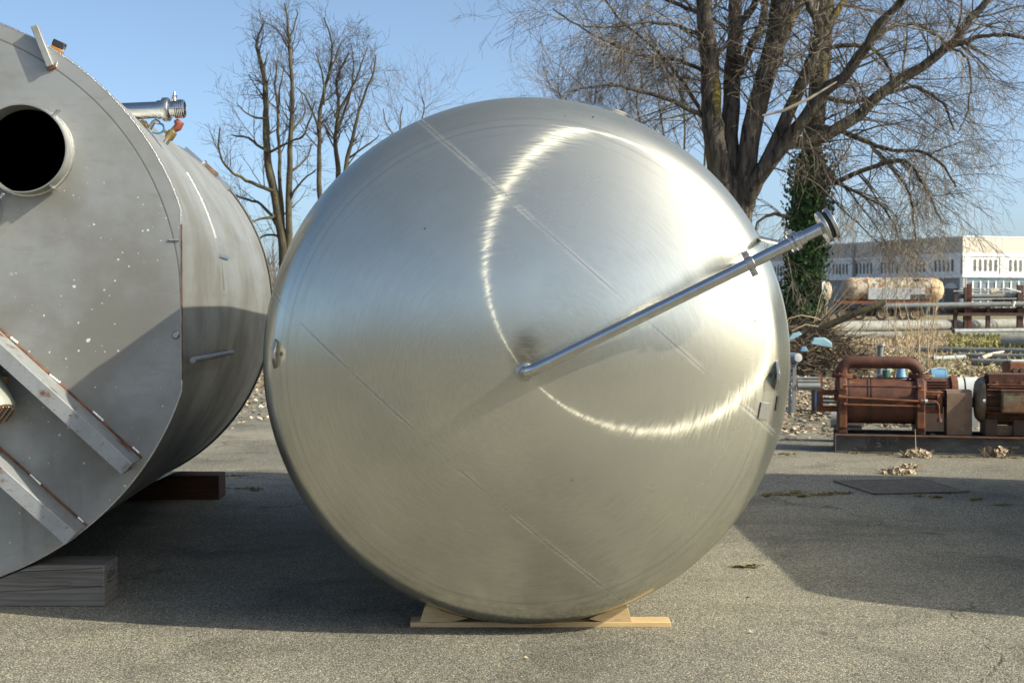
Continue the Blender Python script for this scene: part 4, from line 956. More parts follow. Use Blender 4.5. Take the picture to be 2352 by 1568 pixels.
# ================================================================ tanker
Yt = 108.0; st = Yt / FPX
tk = thing('road_tanker', 'derelict cream road tanker with peeling rusty paint and silver side lockers', 'tanker', V((X(2050, Yt), Yt, 0)))
def T(px, py, dy=0): return P(px, py, Yt + dy)
rT = 29 * st; c0, c1 = T(1955, 666, rT), T(2135, 666, rT)
ax_ = (c1 - c0).normalized()
MB().tube([c0, c1], rT, 36).build('tank_barrel', M_TANKER, tk, local=False)
MB().lathe([(rT, 0), (rT * .985, .25), (rT * .9, .6), (rT * .68, .88), (rT * .35, 1.02), (0, 1.06)], c1, ax_, 36).build('tank_end', M_TANKEND, tk, local=False, smooth=180)
MB().lathe([(rT, 0), (rT * .9, .4), (rT * .6, .7), (0, .85)], c0, -ax_, 30).build('tank_end', M_TANKER, tk, local=False, smooth=180)
for px in (1990, 2080, 2133): MB().lathe([(rT, -.06), (rT + .03, -.06), (rT + .03, .06), (rT, .06)], T(px, 666, rT), ax_, 32, loop=True).build('barrel_band', M_TANKEND, tk, local=False)
for k in range(4):
    a, b = T(1994 + k * 32.5, 662), T(1994 + k * 32.5 + 31.5, 688); MB().box(((a.x + b.x) / 2, Yt + .12, (a.z + b.z) / 2), (b.x - a.x, .3, a.z - b.z)).build('side_locker', M_SILVER, tk, local=False, smooth=20, bevel=.02)
a, b = T(2092, 676), T(2124, 688); MB().box(((a.x + b.x) / 2, Yt - .035, (a.z + b.z) / 2), (b.x - a.x, .02, a.z - b.z)).build('open_locker', M_INK, tk, local=False, smooth=0)
a, b = T(1925, 691), T(2140, 698); MB().box(((a.x + b.x) / 2, Yt + .7, (a.z + b.z) / 2), (b.x - a.x, 1.6, a.z - b.z)).build('chassis', M_RUSTO, tk, local=False, smooth=20)
MB().box((T(2030, 705, .9).x, Yt + 1.3, .62), (6.2, .9, .7)).build('underframe', M_DARKRUST, tk, local=False, smooth=20)
for px in (1936, 1973, 2025, 2075, 2100):
    rw_ = .56 if px < 1950 else .5; c = T(px, 720, .35); c.z = rw_ - .03
    wh = MB().lathe([(rw_ * .6, -.13), (rw_ * .9, -.14), (rw_, -.10), (rw_, .10), (rw_ * .9, .14), (rw_ * .6, .13)], c, (0, 1, 0), 28, loop=True).build('wheel', M_TYRE, tk, local=False)
    MB().lathe([(0, -.06), (rw_ * .22, -.10), (rw_ * .4, -.04), (rw_ * .6, -.11), (rw_ * .6, .12), (0, .12)], c, (0, 1, 0), 24).build('rim', M_RIM, wh, local=False)
for px, py, w in ((1950, 652, .16), (1962, 650, .14), (2105, 643, .4)): MB().tube([T(px, py + 4, .6), T(px, py - 1, .6)], w, 12).build('top_fitting', M_DARKRUST, tk, local=False)
Yt2 = 118.0; c = P(1876, 670, Yt2)
t2 = thing('white_tank', 'white cylindrical tank partly hidden behind the ivy covered trunk', 'tank', V((c.x, Yt2, 0)))
MB().tube([P(1800, 668, Yt2), P(1890, 668, Yt2)], 1.0, 30).build('barrel', M_LIGHTGREY, t2, local=False)
MB().lathe([(1.0, 0), (.9, .35), (.6, .6), (0, .75)], P(1890, 668, Yt2), (1, 0, 0), 30).build('tank_end', M_TANKER, t2, local=False, smooth=180)
for px in (1815, 1875): a = P(px, 700, Yt2); MB().box((a.x, Yt2, .2), (.3, 1.2, .5)).build('saddle', M_DARKRUST, t2, local=False)

# ================================================================ white industrial building
cor = V((X(2210, 144.0), 144.0, 0)); dR = V((.927, .375, 0)).normalized(); dL = V((-.375, .927, 0)).normalized()
bld = thing('industrial_building', 'long white factory building with beige fascia and slim rounded windows', 'building', cor)
HB = 8.0; LR, LL = 46, 62
def wall(d, n, Lw):
    """one facade: d along, n outward"""
    def q(u, z, o=0): return cor + d * u + n * o + V((0, 0, z))
    def slab(u0, u1, z0, z1, o0, o1, mat, name, par=bld):
        return MB().add([q(u0, z0, o0), q(u1, z0, o0), q(u1, z1, o0), q(u0, z1, o0), q(u0, z0, o1), q(u1, z0, o1), q(u1, z1, o1), q(u0, z1, o1)],
                 [(0, 1, 2, 3), (7, 6, 5, 4), (0, 4, 5, 1), (1, 5, 6, 2), (2, 6, 7, 3), (3, 7, 4, 0)]).build(name, mat, par, local=False, smooth=20)
    slab(0, Lw, 3.95, 6.30, -.3, -.08, M_WHITEB, 'upper_wall')
    slab(0, Lw, 6.31, HB - .13, -.3, .02, M_BEIGEB, 'fascia')
    slab(-.05, Lw, HB - .125, HB, -.32, .07, M_WHITEB, 'parapet_cap')
    slab(0, Lw, 5.95, 6.30, -.075, .05, M_WHITEB, 'upper_ledge')
    slab(0, Lw, 3.82, 4.12, -.075, .06, M_WHITEB, 'lower_ledge')
    slab(0, Lw, -.03, 3.80, -.6, -.45, M_GREYP, 'ground_floor_wall')
    u = .0; mod = 4.55; k = 0
    while u < Lw:
        slab(u + (0.0 if k == 0 else -.22), u + (.95 if k == 0 else .22), 4.125, 5.945, -.075, .0, M_WHITEB, 'pilaster')
        if u > 1: slab(u - .02, u + .02, 6.32, HB - .14, .021, .03, M_GREYP, 'fascia_joint')
        for i in range(5):
            uc = u + (1.62 if k == 0 else 1.15) + i * .66; w = .165; z0, z1 = 4.42, 5.66; poly = []
            for j in range(9): a = math.pi * j / 8; poly.append(q(uc + w * math.cos(a), z1 - w + w * math.sin(a), -.07))
            for j in range(9): a = math.pi + math.pi * j / 8; poly.append(q(uc + w * math.cos(a), z0 + w + w * math.sin(a), -.07))
            if uc < Lw - 1:
                wd = MB().prism(poly, n * .012).build('window', M_GLASS, bld, local=False, smooth=20)
                ring_ = [p + n * .015 for p in poly]
                MB().tube(ring_, .022, 4, closed=True).build('window_frame', M_GREYP, wd, local=False)
        u += mod if k else mod + .45; k += 1
    return q, slab
nR = V((dR.y, -dR.x, 0)); nL = V((-dL.y, dL.x, 0))
qR, slabR = wall(dR, nR, LR); qL, slabL = wall(dL, nL, LL)
for k in range(12):                                            # ground floor glazing with white mullions
    u = .7 + k * .98 + (k // 7) * .3
    slabR(u, u + .80, .9, 3.35, -.445, -.42, M_BLUEGLASS, 'glazing'); slabR(u + .81, u + .95, .5, 3.5, -.445, -.30, M_WHITEB, 'mullion')
slabR(.15, 14, 3.36, 3.75, -.445, -.35, M_SKYBLUE, 'glazing_band'); slabR(.05, .55, -.03, 3.79, -.445, -.1, M_WHITEB, 'corner_pier'); slabR(13, LR, .2, 3.4, -.445, -.40, M_GREYP, 'shutter')
slabL(.05, .6, -.03, 3.79, -.445, -.1, M_GREYP, 'corner_pier')
for k in range(8):
    u = 1.2 + k * 2.6; slabL(u, u + 2.1, .1, 2.7, -.445, -.42, M_GLASS, 'doorway')
    poly = [qL(u + 1.05 + 1.0 * math.cos(a), 2.72 + .55 * math.sin(a), -.44) for a in [math.pi * j / 8 for j in range(9)]]
    MB().prism(poly, nL * .05).build('arch_panel', M_LIGHTGREY, bld, local=False, smooth=20)
MB().add([qR(0, HB - .3, -.35), qR(LR, HB - .3, -.35), qR(LR, HB - .3, -.35) + dL * LL, qL(LL, HB - .3, -.35)], [(0, 1, 2, 3)]).build('roof', M_GREYP, bld, local=False, smooth=0)
slabL(18.1, 18.4, 0, HB - .13, -.05, .25, M_GREYP, 'downpipe')
# ================================================================ bare trees
rng = random.Random(7)
def rv(s=1.0): return V((rng.uniform(-s, s), rng.uniform(-s, s), rng.uniform(-s, s)))
def sides(r): return 12 if r > .12 else 8 if r > .05 else 5 if r > .02 else 3
def grow(mb, p, d, ln, r, lev, cfg):
    n = max(3, min(6, int(ln / cfg['seg']) + 2)); pts = [p]; q = p; dd = d.normalized()
    for i in range(n):
        t = i / n
        dd = (dd + rv(cfg['wob'][lev]) + V((0, 0, cfg['grav'][lev]))).normalized(); q = q + dd * (ln / n); pts.append(q)
    rs = [max(r * (1 - .75 * i / n), .0032) for i in range(n + 1)]
    mb.tube(pts, rs, sides(r), caps=False)
    if lev + 1 < len(cfg['num']):
        for k in range(int(cfg['num'][lev + 1] * rng.uniform(.7, 1.3) * (.5 + .5 * min(1, ln / cfg['len'][lev])))):
            t = rng.uniform(.15, 1.0); i = min(int(t * n), n - 1); b = pts[i].lerp(pts[i + 1], t * n - i)
            ax = (pts[i + 1] - pts[i]).normalized(); s_ = ax.cross(rv()).normalized(); a = rad(rng.uniform(*cfg['ang']))
            grow(mb, b, ax * math.cos(a) + s_ * math.sin(a), cfg['len'][lev + 1] * rng.uniform(.5, 1.25), rs[i] * rng.uniform(.45, .7), lev + 1, cfg)
def limb_path(pix, Y, dY=0.0, wob=.0):
    out = []; n = len(pix)
    for i, q in enumerate(pix): out.append(P(q[0], q[1], Y + dY * i / max(n - 1, 1)))
    # subdivide smoothly (Catmull-Rom)
    sm = []
    for i in range(n - 1):
        p0 = out[max(i - 1, 0)]; p1 = out[i]; p2 = out[i + 1]; p3 = out[min(i + 2, n - 1)]
        for k in range(4):
            t = k / 4; sm.append(.5 * ((2 * p1) + (p2 - p0) * t + (2 * p0 - 5 * p1 + 4 * p2 - p3) * t * t + (3 * p1 - p0 - 3 * p2 + p3) * t ** 3) + rv(wob))
    sm.append(out[-1]); return sm
def tree(name, lab, Y, limbs, cfg, bark, twig, spawn, ground=True, group=None, base=None):
    """limbs: (pixels, start width px, end width px, depth drift, spawn factor, name)"""
    b = limbs[0][0][0]; base = V((P(b[0], b[1], Y).x, Y, -.03)) if base is None else base
    root = thing(name, lab, 'tree', base, group); tw = MB()
    for pix, w0, w1, dY, sf, nm in limbs:
        pts = limb_path(pix, Y, dY, .012 if w0 > 14 else .02)
        if nm == 'trunk':
            k = 5; lowp = pts[0]; pts = [lowp.lerp(V((base.x + (lowp.x - base.x) * .35, base.y, -.03)), 1 - i / k) for i in range(k)] + pts
        if nm == 'stem': f_ = pts[0]; pts = [V((f_.x + (5 - i) * .02, f_.y, f_.z * i / 5 - .03 * (5 - i) / 5)) for i in range(5)] + pts
        n = len(pts); rs = [(w0 + (w1 - w0) * (i / (n - 1)) ** .8) / 2 * Y / FPX for i in range(n)]
        if nm == 'trunk': rs[0] *= 1.45; rs[1] *= 1.15
        rs = [r * rng.uniform(.93, 1.07) for r in rs]
        MB().tube(pts, rs, 14 if w0 > 20 else 9).build(nm, bark, root, local=False, smooth=60)
        ln = sum((a - c).length for a, c in zip(pts, pts[1:]))
        for k in range(int(spawn * sf * ln)):
            t = rng.uniform(.12 if nm == 'limb' else .45, 1.0) * (n - 1); i = min(int(t), n - 2); q = pts[i].lerp(pts[i + 1], t - i)
            ax = (pts[i + 1] - pts[i]).normalized(); s_ = ax.cross(rv()).normalized(); a = rad(rng.uniform(35, 80))
            dd = ax * math.cos(a) + s_ * math.sin(a); dd = V((dd.x, dd.y * .8, dd.z + cfg.get('bias', 0)))
            grow(tw, q, dd, cfg['len'][0] * rng.uniform(.45, 1.25) * (1 - cfg.get('tip', .2) * t / (n - 1)), min(rs[i] * .45, cfg['r0']) * rng.uniform(.6, 1), 0, cfg)
    t_ = tw.build('crown', twig, root, local=False, smooth=0); t_['kind'] = 'stuff'
    return root, len(tw.f)
CFG = dict(seg=.25, num=(1, 7, 6), len=(2.0, .9, .42), wob=(.16, .22, .28), grav=(-.02, -.06, -.05), ang=(25, 65), r0=.028, bias=.05)
CFGD = dict(seg=.25, num=(1, 7, 6), len=(2.0, .9, .42), wob=(.16, .20, .26), grav=(-.10, -.13, -.08), ang=(22, 60), r0=.028, bias=-.05)
big = [
 ([(1664, 470), (1644, 341), (1634, 248), (1631, 155), (1622, 78), (1616, 0), (1610, -90)], 66, 30, -.6, .7, 'trunk'),
 ([(1690, 470), (1676, 341), (1681, 217), (1684, 140), (1690, 62), (1690, 0), (1700, -90)], 50, 30, .8, .6, 'trunk'),
 ([(1705, 470), (1712, 403), (1727, 295), (1755, 186), (1774, 109), (1792, 0), (1808, -90)], 52, 38, -.3, .6, 'trunk'),
 ([(1745, 260), (1768, 171), (1799, 87), (1824, 31), (1848, -8), (1870, -60)], 30, 20, .5, .7, 'limb'),
 ([(1712, 478), (1721, 450), (1768, 357), (1830, 217), (1855, 161), (1876, 102), (1880, 56), (1862, 17), (1850, -50)], 38, 17, -1.2, .9, 'limb'),
 ([(1716, 470), (1730, 425), (1799, 335), (1839, 285), (1892, 211), (1938, 177), (1969, 133), (1994, 102), (2016, 59), (2069, 7), (2100, -40)], 40, 14, -2.2, 1.0, 'limb'),
 ([(1806, 330), (1880, 318), (1967, 269), (2006, 230), (2069, 181), (2128, 147), (2170, 112), (2198, 87), (2226, 45), (2275, -5), (2310, -60)], 30, 14, -1.0, 1.1, 'limb'),
 ([(2180, 106), (2215, 100), (2250, 84), (2295, 80), (2352, 86), (2410, 95)], 12, 7, -.6, 1.3, 'limb'),
 ([(1876, 104), (1892, 112), (1938, 105), (1985, 109), (2016, 122), (2041, 154), (2050, 190)], 13, 7, -.3, 1.3, 'limb'),
 ([(2010, 85), (2044, 63), (2069, 56), (2114, 59), (2156, 84), (2173, 101)], 11, 7, .3, 1.3, 'limb'),
 ([(1700, 165), (1725, 105), (1748, 60), (1758, 0), (1765, -60)], 22, 15, .9, .6, 'limb'),
 ([(1690, 62), (1712, 40), (1735, 5), (1745, -40)], 20, 14, .2, .5, 'limb'),
 ([(1640, 285), (1606, 261), (1527, 227), (1449, 205), (1404, 196), (1348, 202), (1300, 212)], 13, 4, -1.2, 1.2, 'limb'),
 ([(1626, 95), (1600, 78), (1538, 56), (1471, 53), (1398, 62), (1340, 60)], 11, 4, -1.0, 1.4, 'limb'),
 ([(1632, 170), (1560, 140), (1480, 128), (1400, 100), (1330, 60), (1270, 20)], 11, 3, 1.0, 1.5, 'limb'),
 ([(1620, 40), (1560, 10), (1480, -20), (1400, -40)], 12, 6, .6, 1.4, 'limb'),
 ([(1636, 300), (1570, 190), (1500, 110), (1420, 40), (1380, -20)], 11, 4, 1.4, 1.3, 'limb')]
big_r, nb = tree('multi_stem_tree', 'huge bare tree with several thick mossy grey trunks behind the big tank', 30.0, big, CFG, M_BARK, M_TWIG, 5.2, base=V((P(1690, 500, 30).x, 30, -.03)))
ivyt = [
 ([(1852, 745), (1850, 640), (1855, 500), (1860, 400), (1868, 300), (1880, 200), (1890, 100), (1896, 0), (1900, -80)], 66, 38, .4, .35, 'trunk'),
 ([(1862, 440), (1876, 434), (1938, 410), (2000, 385), (2076, 368), (2114, 412), (2145, 471), (2163, 510)], 17, 4, -1.4, 1.8, 'limb'),
 ([(1870, 290), (1930, 300), (2000, 330), (2050, 345), (2120, 350), (2170, 385), (2195, 430)], 15, 4, -1.8, 1.8, 'limb'),
 ([(1878, 215), (1950, 235), (2040, 215), (2103, 200), (2142, 219), (2170, 247), (2191, 299)], 13, 4, -.8, 1.7, 'limb'),
 ([(2170, 118), (2198, 115), (2226, 147), (2229, 209), (2219, 265), (2198, 307)], 8, 3, -.2, 1.6, 'limb'),
 ([(1855, 478), (1825, 500), (1780, 492), (1745, 505), (1735, 530)], 13, 4, -.8, 1.2, 'limb'),
 ([(1866, 330), (1900, 400), (1960, 440), (2020, 470), (2060, 530)], 12, 4, -1.6, 1.8, 'limb'),
 ([(1892, 90), (1915, 40), (1945, -10), (1960, -60)], 20, 12, .4, 1.0, 'limb'),
 ([(2000, 335), (2060, 400), (2090, 450), (2100, 520), (2105, 560)], 9, 3, -.5, 1.8, 'limb')]
ivy_r, ni = tree('ivy_clad_tree', 'bare tree with dark green ivy round its lower trunk, right of big tank', 31.5, ivyt, CFGD, M_BARK, M_TWIG, 4.4)
dark = dict(seg=.3, num=(1, 5, 4), len=(1.25, .6, .3), wob=(.2, .28, .3), grav=(.08, .06, .03), ang=(25, 60), r0=.03, bias=.35, tip=.8)
tl = [
 ([(652, 570), (631, 448), (615, 367), (611, 265), (609, 196), (597, 134), (590, 94), (609, 49)], 30, 4, .4, .8, 'trunk'),
 ([(664, 560), (664, 428), (666, 346), (672, 224), (666, 122), (664, 81), (654, 8)], 22, 3, -.3, .9, 'trunk'),
 ([(631, 440), (578, 420), (529, 391), (503, 346), (505, 293)], 10, 3, -.6, 1.4, 'limb'),
 ([(610, 346), (570, 318), (533, 310)], 8, 3, .5, 1.5, 'limb'), ([(611, 275), (566, 261), (544, 236)], 6, 2, .2, 1.5, 'limb'),
 ([(615, 350), (668, 326), (700, 306), (725, 232)], 7, 3, -.5, 1.4, 'limb'), ([(660, 477), (684, 428), (725, 391)], 8, 3, -.3, 1.5, 'limb'),
 ([(634, 497), (590, 505), (570, 513)], 8, 3, -.8, 1.5, 'limb'), ([(640, 520), (600, 470), (560, 455), (520, 440)], 9, 3, .6, 1.8, 'limb'), ([(650, 545), (610, 540), (585, 560)], 7, 3, .3, 1.6, 'limb'), ([(660, 400), (700, 370), (715, 330)], 7, 3, .5, 1.5, 'limb'), ([(668, 300), (700, 260), (690, 210)], 6, 2, .4, 1.5, 'limb'), ([(651, 575), (646, 470), (640, 330), (636, 240), (632, 180), (640, 130)], 12, 3, .6, 1.0, 'limb'),
 ([(612, 215), (603, 165), (618, 120)], 6, 2, .2, 1.0, 'limb'), ([(666, 122), (640, 70), (610, 55)], 5, 2, .2, 1.0, 'limb'), ([(664, 90), (682, 40), (680, 20)], 5, 2, 0, .8, 'limb'), ([(640, 260), (643, 200), (655, 150)], 6, 2, 0, 1.0, 'limb')]
tree('dead_topped_tree', 'thin bare tree with upright stems between the two tanks', 36.0, tl, dark, M_BARKD, M_TWIGD, 3.3, base=V((P(656, 600, 36).x, 36, -.03)))
tr = [
 ([(742, 520), (733, 440), (733, 346), (737, 244), (757, 163), (762, 102), (745, 41)], 18, 3, .2, .9, 'trunk'),
 ([(778, 500), (776, 391), (770, 318), (778, 244), (774, 183), (802, 122)], 18, 4, .5, 1.2, 'trunk'),
 ([(780, 470), (798, 363), (815, 293), (835, 224), (857, 171), (863, 126)], 12, 3, -.3, 1.1, 'limb'),
 ([(770, 270), (810, 200), (830, 150), (845, 110)], 8, 2, .3, 1.4, 'limb'), ([(735, 300), (705, 230), (680, 200)], 7, 2, 0, 1.3, 'limb'), ([(757, 163), (780, 110), (795, 85)], 5, 2, 0, 1.5, 'limb'),
 ([(798, 363), (850, 330), (870, 310)], 6, 2, 0, 1.2, 'limb'), ([(775, 300), (800, 230), (812, 160), (805, 100)], 8, 2, .2, 1.4, 'limb'), ([(745, 240), (740, 170), (725, 120)], 5, 2, .2, 1.3, 'limb')]
tree('upright_bare_tree', 'bare tree with crowded upright branches just left of the big tank top', 37.5, tr, dark, M_BARKD, M_TWIGD, 3.8, base=V((P(765, 600, 37.5).x, 37.5, -.03)))
far = dict(seg=.5, num=(1, 5, 4), len=(2.4, 1.1, .6), wob=(.2, .25, .3), grav=(.06, .04, .02), ang=(22, 55), r0=.03, bias=.3)
tree('distant_bush', 'small far bare treetop showing just above the left shoulder of big tank', 58.0, [([(915, 420), (918, 330), (920, 270), (925, 245)], 8, 2, 0, 1.2, 'stem'), ([(960, 420), (965, 300), (975, 250), (970, 225)], 7, 2, 0, 1.2, 'stem'), ([(918, 330), (890, 290), (880, 250)], 5, 2, 0, 1.2, 'limb')], far, M_BARKD, M_TWIGF, 1.2)
ft = []
for x in range(1290, 1620, 46):
    h = 190 + rng.uniform(-12, 60); ft.append(([(x, 420), (x + rng.uniform(-10, 10), 330), (x + rng.uniform(-20, 20), h + 40), (x + rng.uniform(-30, 30), h)], 9, 2, rng.uniform(-2, 2), 1.3, 'stem'))
tree('distant_tree', 'far grey mass of fine bare twigs behind the top of the big tank', 56.0, ft, far, M_BARKD, M_TWIGF, 3.4)
# far thicket seen in the gap between the tanks and along the field edge
mb = MB()
for k in range(760):
    x = rng.uniform(-56, 11); y = rng.uniform(60, 84); h = rng.uniform(2.5, 5.2)
    p = V((x, y, -.03)); pts = [p]; d = V((rng.uniform(-.25, .25), rng.uniform(-.2, .2), 1))
    for i in range(4): d = (d + rv(.22)).normalized(); pts.append(pts[-1] + d * h / 4)
    mb.tube(pts, [.05, .04, .03, .02, .008], 4, caps=False)
    for j in range(9):
        i = rng.randint(1, 3); q = pts[i].lerp(pts[i + 1], rng.random()); e = q + (d + rv(.9)).normalized() * rng.uniform(.5, 1.3); mb.tube([q, (q + e) / 2 + rv(.08), e], [.018, .012, .004], 3, caps=False)
tag(mb.build('thicket', M_TWIGF, smooth=0), 'brown leafless thicket far behind in the gap between the tanks', 'thicket', kind='stuff')
th0 = bpy.data.objects['thicket']
for k, (x, y, rz) in enumerate(((-30, -52, 0), (30, -50, 180), (-25, -58, 180), (28, -60, 0))):  # unseen wood added to dim the bright horizon mirrored in the dome
    c = th0.copy(); COL.objects.link(c); c.location = (x, y, -.03); c.rotation_euler = (0, 0, rad(rz)); c.scale = (1, 1, 1.6); c['label'] = 'added leafless wood edge, unseen behind the viewer, dims the horizon reflected in the dome'; c['group'] = 'added wood edge behind the viewer'
# the snapped pale branch caught in the big tree
tag(MB().tube([P(1752, 266, 28.6), P(1800, 254, 28.5), P(1860, 226, 28.4), P(1922, 188, 28.4)], [.022, .03, .028, .012], 8).build('broken_branch', M_DEADWOOD), 'pale bleached broken branch hung up across the big tree', 'branch')

# ================================================================ ivy on the second trunk
iv = MB(); tp = limb_path(ivyt[0][0], 31.5, .4)
def leaf(mb, p, n, s):
    n = n.normalized(); u = n.orthogonal().normalized(); u = (u * math.cos(a_ := rng.uniform(0, 6.28)) + n.cross(u) * math.sin(a_)); w = n.cross(u)
    mb.add([p - u * s * .5, p + w * s * .42 + n * s * .12, p + u * s * .6, p - w * s * .42 + n * s * .12], [(0, 1, 2), (0, 2, 3)])
low = V((tp[0].x, 31.5, -.03)); full = [low.lerp(tp[0], t / 6) for t in range(6)] + tp
clumps = [(rng.uniform(0, 6.28), rng.uniform(.5, 5.2), rng.uniform(.12, .34)) for _ in range(70)]
for k in range(7000):
    ang_, z, ext = rng.choice(clumps); ang_ += rng.gauss(0, .5); z += rng.gauss(0, .28)
    if z < .2 or z > 5.8 or (z > 3.9 and rng.random() < (z - 3.9) / 1.6): continue
    i = min(range(len(full) - 1), key=lambda j: abs(full[j].z - z)); c = full[i].lerp(full[i + 1], .5); c = V((c.x, c.y, z))
    r = .30 + ext * rng.random(); e = V((math.cos(ang_), math.sin(ang_), 0)); leaf(iv, c + e * r + rv(.04), e + rv(.7), rng.uniform(.06, .12))
ivp = thing('ivy', 'dark green ivy wrapped round the trunk right of the big tank', 'ivy', low)
o = iv.build('leaves', M_IVY, ivp, local=False, smooth=0); o['kind'] = 'stuff'
mb = MB()
for k in range(26):
    a = rng.uniform(0, 6.28); pts = [];
    for j in range(9): z = .1 + j * rng.uniform(.45, .55); a += rng.uniform(-.4, .4); i = min(range(len(full) - 1), key=lambda q: abs(full[q].z - z)); pts.append(V((full[i].x + .34 * math.cos(a), full[i].y + .34 * math.sin(a), z)))
    mb.tube(pts, [.02] * 8 + [.008], 4, caps=False)
mb.build('stems', M_STICK, ivp, local=False)

# ================================================================ brush pile, log, canes, debris
pc_ = G(1862, 862); pile = thing('brush_pile', 'heap of dry branches and twigs at the foot of the ivy covered tree', 'brush pile', V((pc_.x, pc_.y, -.03)))
mb = MB()
def mound(x, y): q = math.hypot((x - pc_.x - .02) / 1.25, (y - pc_.y - .5) / 1.35); return max(0, .98 * (1 - q * q)) * (.9 + .1 * math.sin(x * 7 + y * 5))
md_ = MB(); NM = 26
for i in range(NM + 1):
    for j in range(NM + 1):
        x = pc_.x - 1.4 + 2.85 * i / NM; y = pc_.y - 1.0 + 3.0 * j / NM; md_.v.append(V((x + rng.uniform(-.03, .03), y, mound(x, y) * .9 - .04 + rng.uniform(-.03, .03))))
for i in range(NM):
    for j in range(NM): a = i * (NM + 1) + j; md_.f.append((a, a + NM + 1, a + NM + 2, a + 1))
md_.build('mound', M_SHADESOIL, pile, local=False)
lf = MB()
for k in range(900):
    x = pc_.x + rng.uniform(-1.3, 1.35); y = pc_.y + rng.uniform(-.9, 1.2); m_ = mound(x, y)
    if m_ > .03: leaf(lf, V((x, y, m_ * .9 + rng.uniform(-.02, .05))), V((0, -.6, .7)) + rv(.7), rng.uniform(.03, .07))
tag(lf.build('dead_leaves', M_LITTER, pile, local=False, smooth=0), kind='stuff')
for k in range(1300):
    a = rng.uniform(0, 6.28); rr_ = 1.15 * math.sqrt(rng.random()); p = V((pc_.x + rr_ * math.cos(a) * 1.05, pc_.y + .35 + rr_ * math.sin(a), 0)); p.z = mound(p.x, p.y) * rng.uniform(.8, 1.08) + rng.uniform(.0, .1)
    d = V((rng.uniform(-1, 1), rng.uniform(-1, 1), rng.uniform(-.25, .35))).normalized(); ln = rng.uniform(.3, .9); pts = [p]
    for i in range(4): d = (d + rv(.3)).normalized(); q = pts[-1] + d * ln / 4; q.z = max(q.z, .01, mound(q.x, q.y) * .9); pts.append(q)
    r = rng.uniform(.005, .014); mb.tube(pts, [r, r, r * .9, r * .7, r * .4], 4, caps=False)
tag(mb.build('twig_tangle', M_STICK, pile, local=False, smooth=0), kind='stuff')
for k in range(26):
    a = rng.uniform(-.2, 1.5); s0 = P(1888 + rng.uniform(-20, 14), 748 + rng.uniform(-6, 8), 29.6 + rng.uniform(-.4, .4)); ln = rng.uniform(.5, 1.35)
    d = V((math.cos(a) * rng.uniform(.6, 1), rng.uniform(-.3, .3), math.sin(a) + .12)).normalized(); pts = [s0]
    for i in range(5): d = (d + rv(.10)).normalized(); pts.append(pts[-1] + d * ln / 5)
    MB().tube(pts, [.013, .011, .010, .008, .006, .003], 5).build('branch', M_CANE if k % 3 else M_STICK, pile, local=False)
MB().tube([P(1880, 757, 29.2), P(1920, 739, 29.1), P(1960, 722, 29.0), P(2000, 706, 28.9), P(2032, 693, 28.9)], [.07, .075, .07, .065, .06], 12).build('fallen_log', M_BARKD, pile, local=False)
for pts in ([(1800, 752), (1812, 731), (1840, 724), (1870, 729), (1886, 735)], [(1818, 760), (1850, 745), (1880, 750)], [(1905, 800), (1920, 812), (1925, 830)]):
    MB().tube([P(a, b, 28.6) for a, b in pts], .012, 6).build('arched_twig', M_CANE, pile, local=False)
def sheet_piece(pix, Y, mat, lab, name='plastic_sheet'):
    poly = [P(a, b, Y + (i % 3) * .05) for i, (a, b) in enumerate(pix)]
    tag(MB().prism([P(a, b, Y) for a, b in pix], V((.03, .22, .02))).build(name, mat, smooth=20, bevel=.01), lab, 'scrap')
sheet_piece([(1863, 787), (1870, 778), (1895, 777), (1911, 788), (1911, 798), (1890, 795), (1864, 790)], 28.0, M_SKYBLUE, 'larger light blue plastic piece lying on the brush heap')
sheet_piece([(1808, 780), (1820, 768), (1838, 764), (1842, 768), (1828, 776), (1812, 785)], 28.3, M_SKYBLUE, 'light blue strip on the brush heap next to the big tank')
sheet_piece([(1838, 806), (1842, 799), (1852, 798), (1856, 805), (1848, 808)], 27.6, M_BLUE, 'small darker blue lump low on the brush heap', 'plastic_lump')
def canes(px, py, n, h, spread, lab):
    b = G(px, py); r = thing('dry_canes', lab, 'plant', V((b.x, b.y, -.03)))
    for k in range(n):
        p = V((b.x + rng.uniform(-.35, .35), b.y + rng.uniform(-.3, .3), -.02)); d = V((rng.gauss(0, spread), rng.gauss(0, spread * .6), 1)).normalized(); pts = [p]; hh = h * rng.uniform(.55, 1.1)
        for i in range(5): d = (d + rv(.09)).normalized(); pts.append(pts[-1] + d * hh / 5)
        st = MB().tube(pts, [.012, .011, .011, .010, .007, .004], 5).build('stem', M_CANE, r, local=False)
        for j in range(2): i = rng.randint(2, 4); MB().tube([pts[i], pts[i] + (d + rv(.7)).normalized() * rng.uniform(.15, .35)], [.009, .004], 4).build('side_twig', M_CANE, st, local=False)
canes(2120, 838, 14, 1.9, .20, 'tall dry straw coloured canes standing behind the rusty pump')
canes(2085, 812, 7, 1.9, .12, 'few thin dry canes left of the taller cane clump')

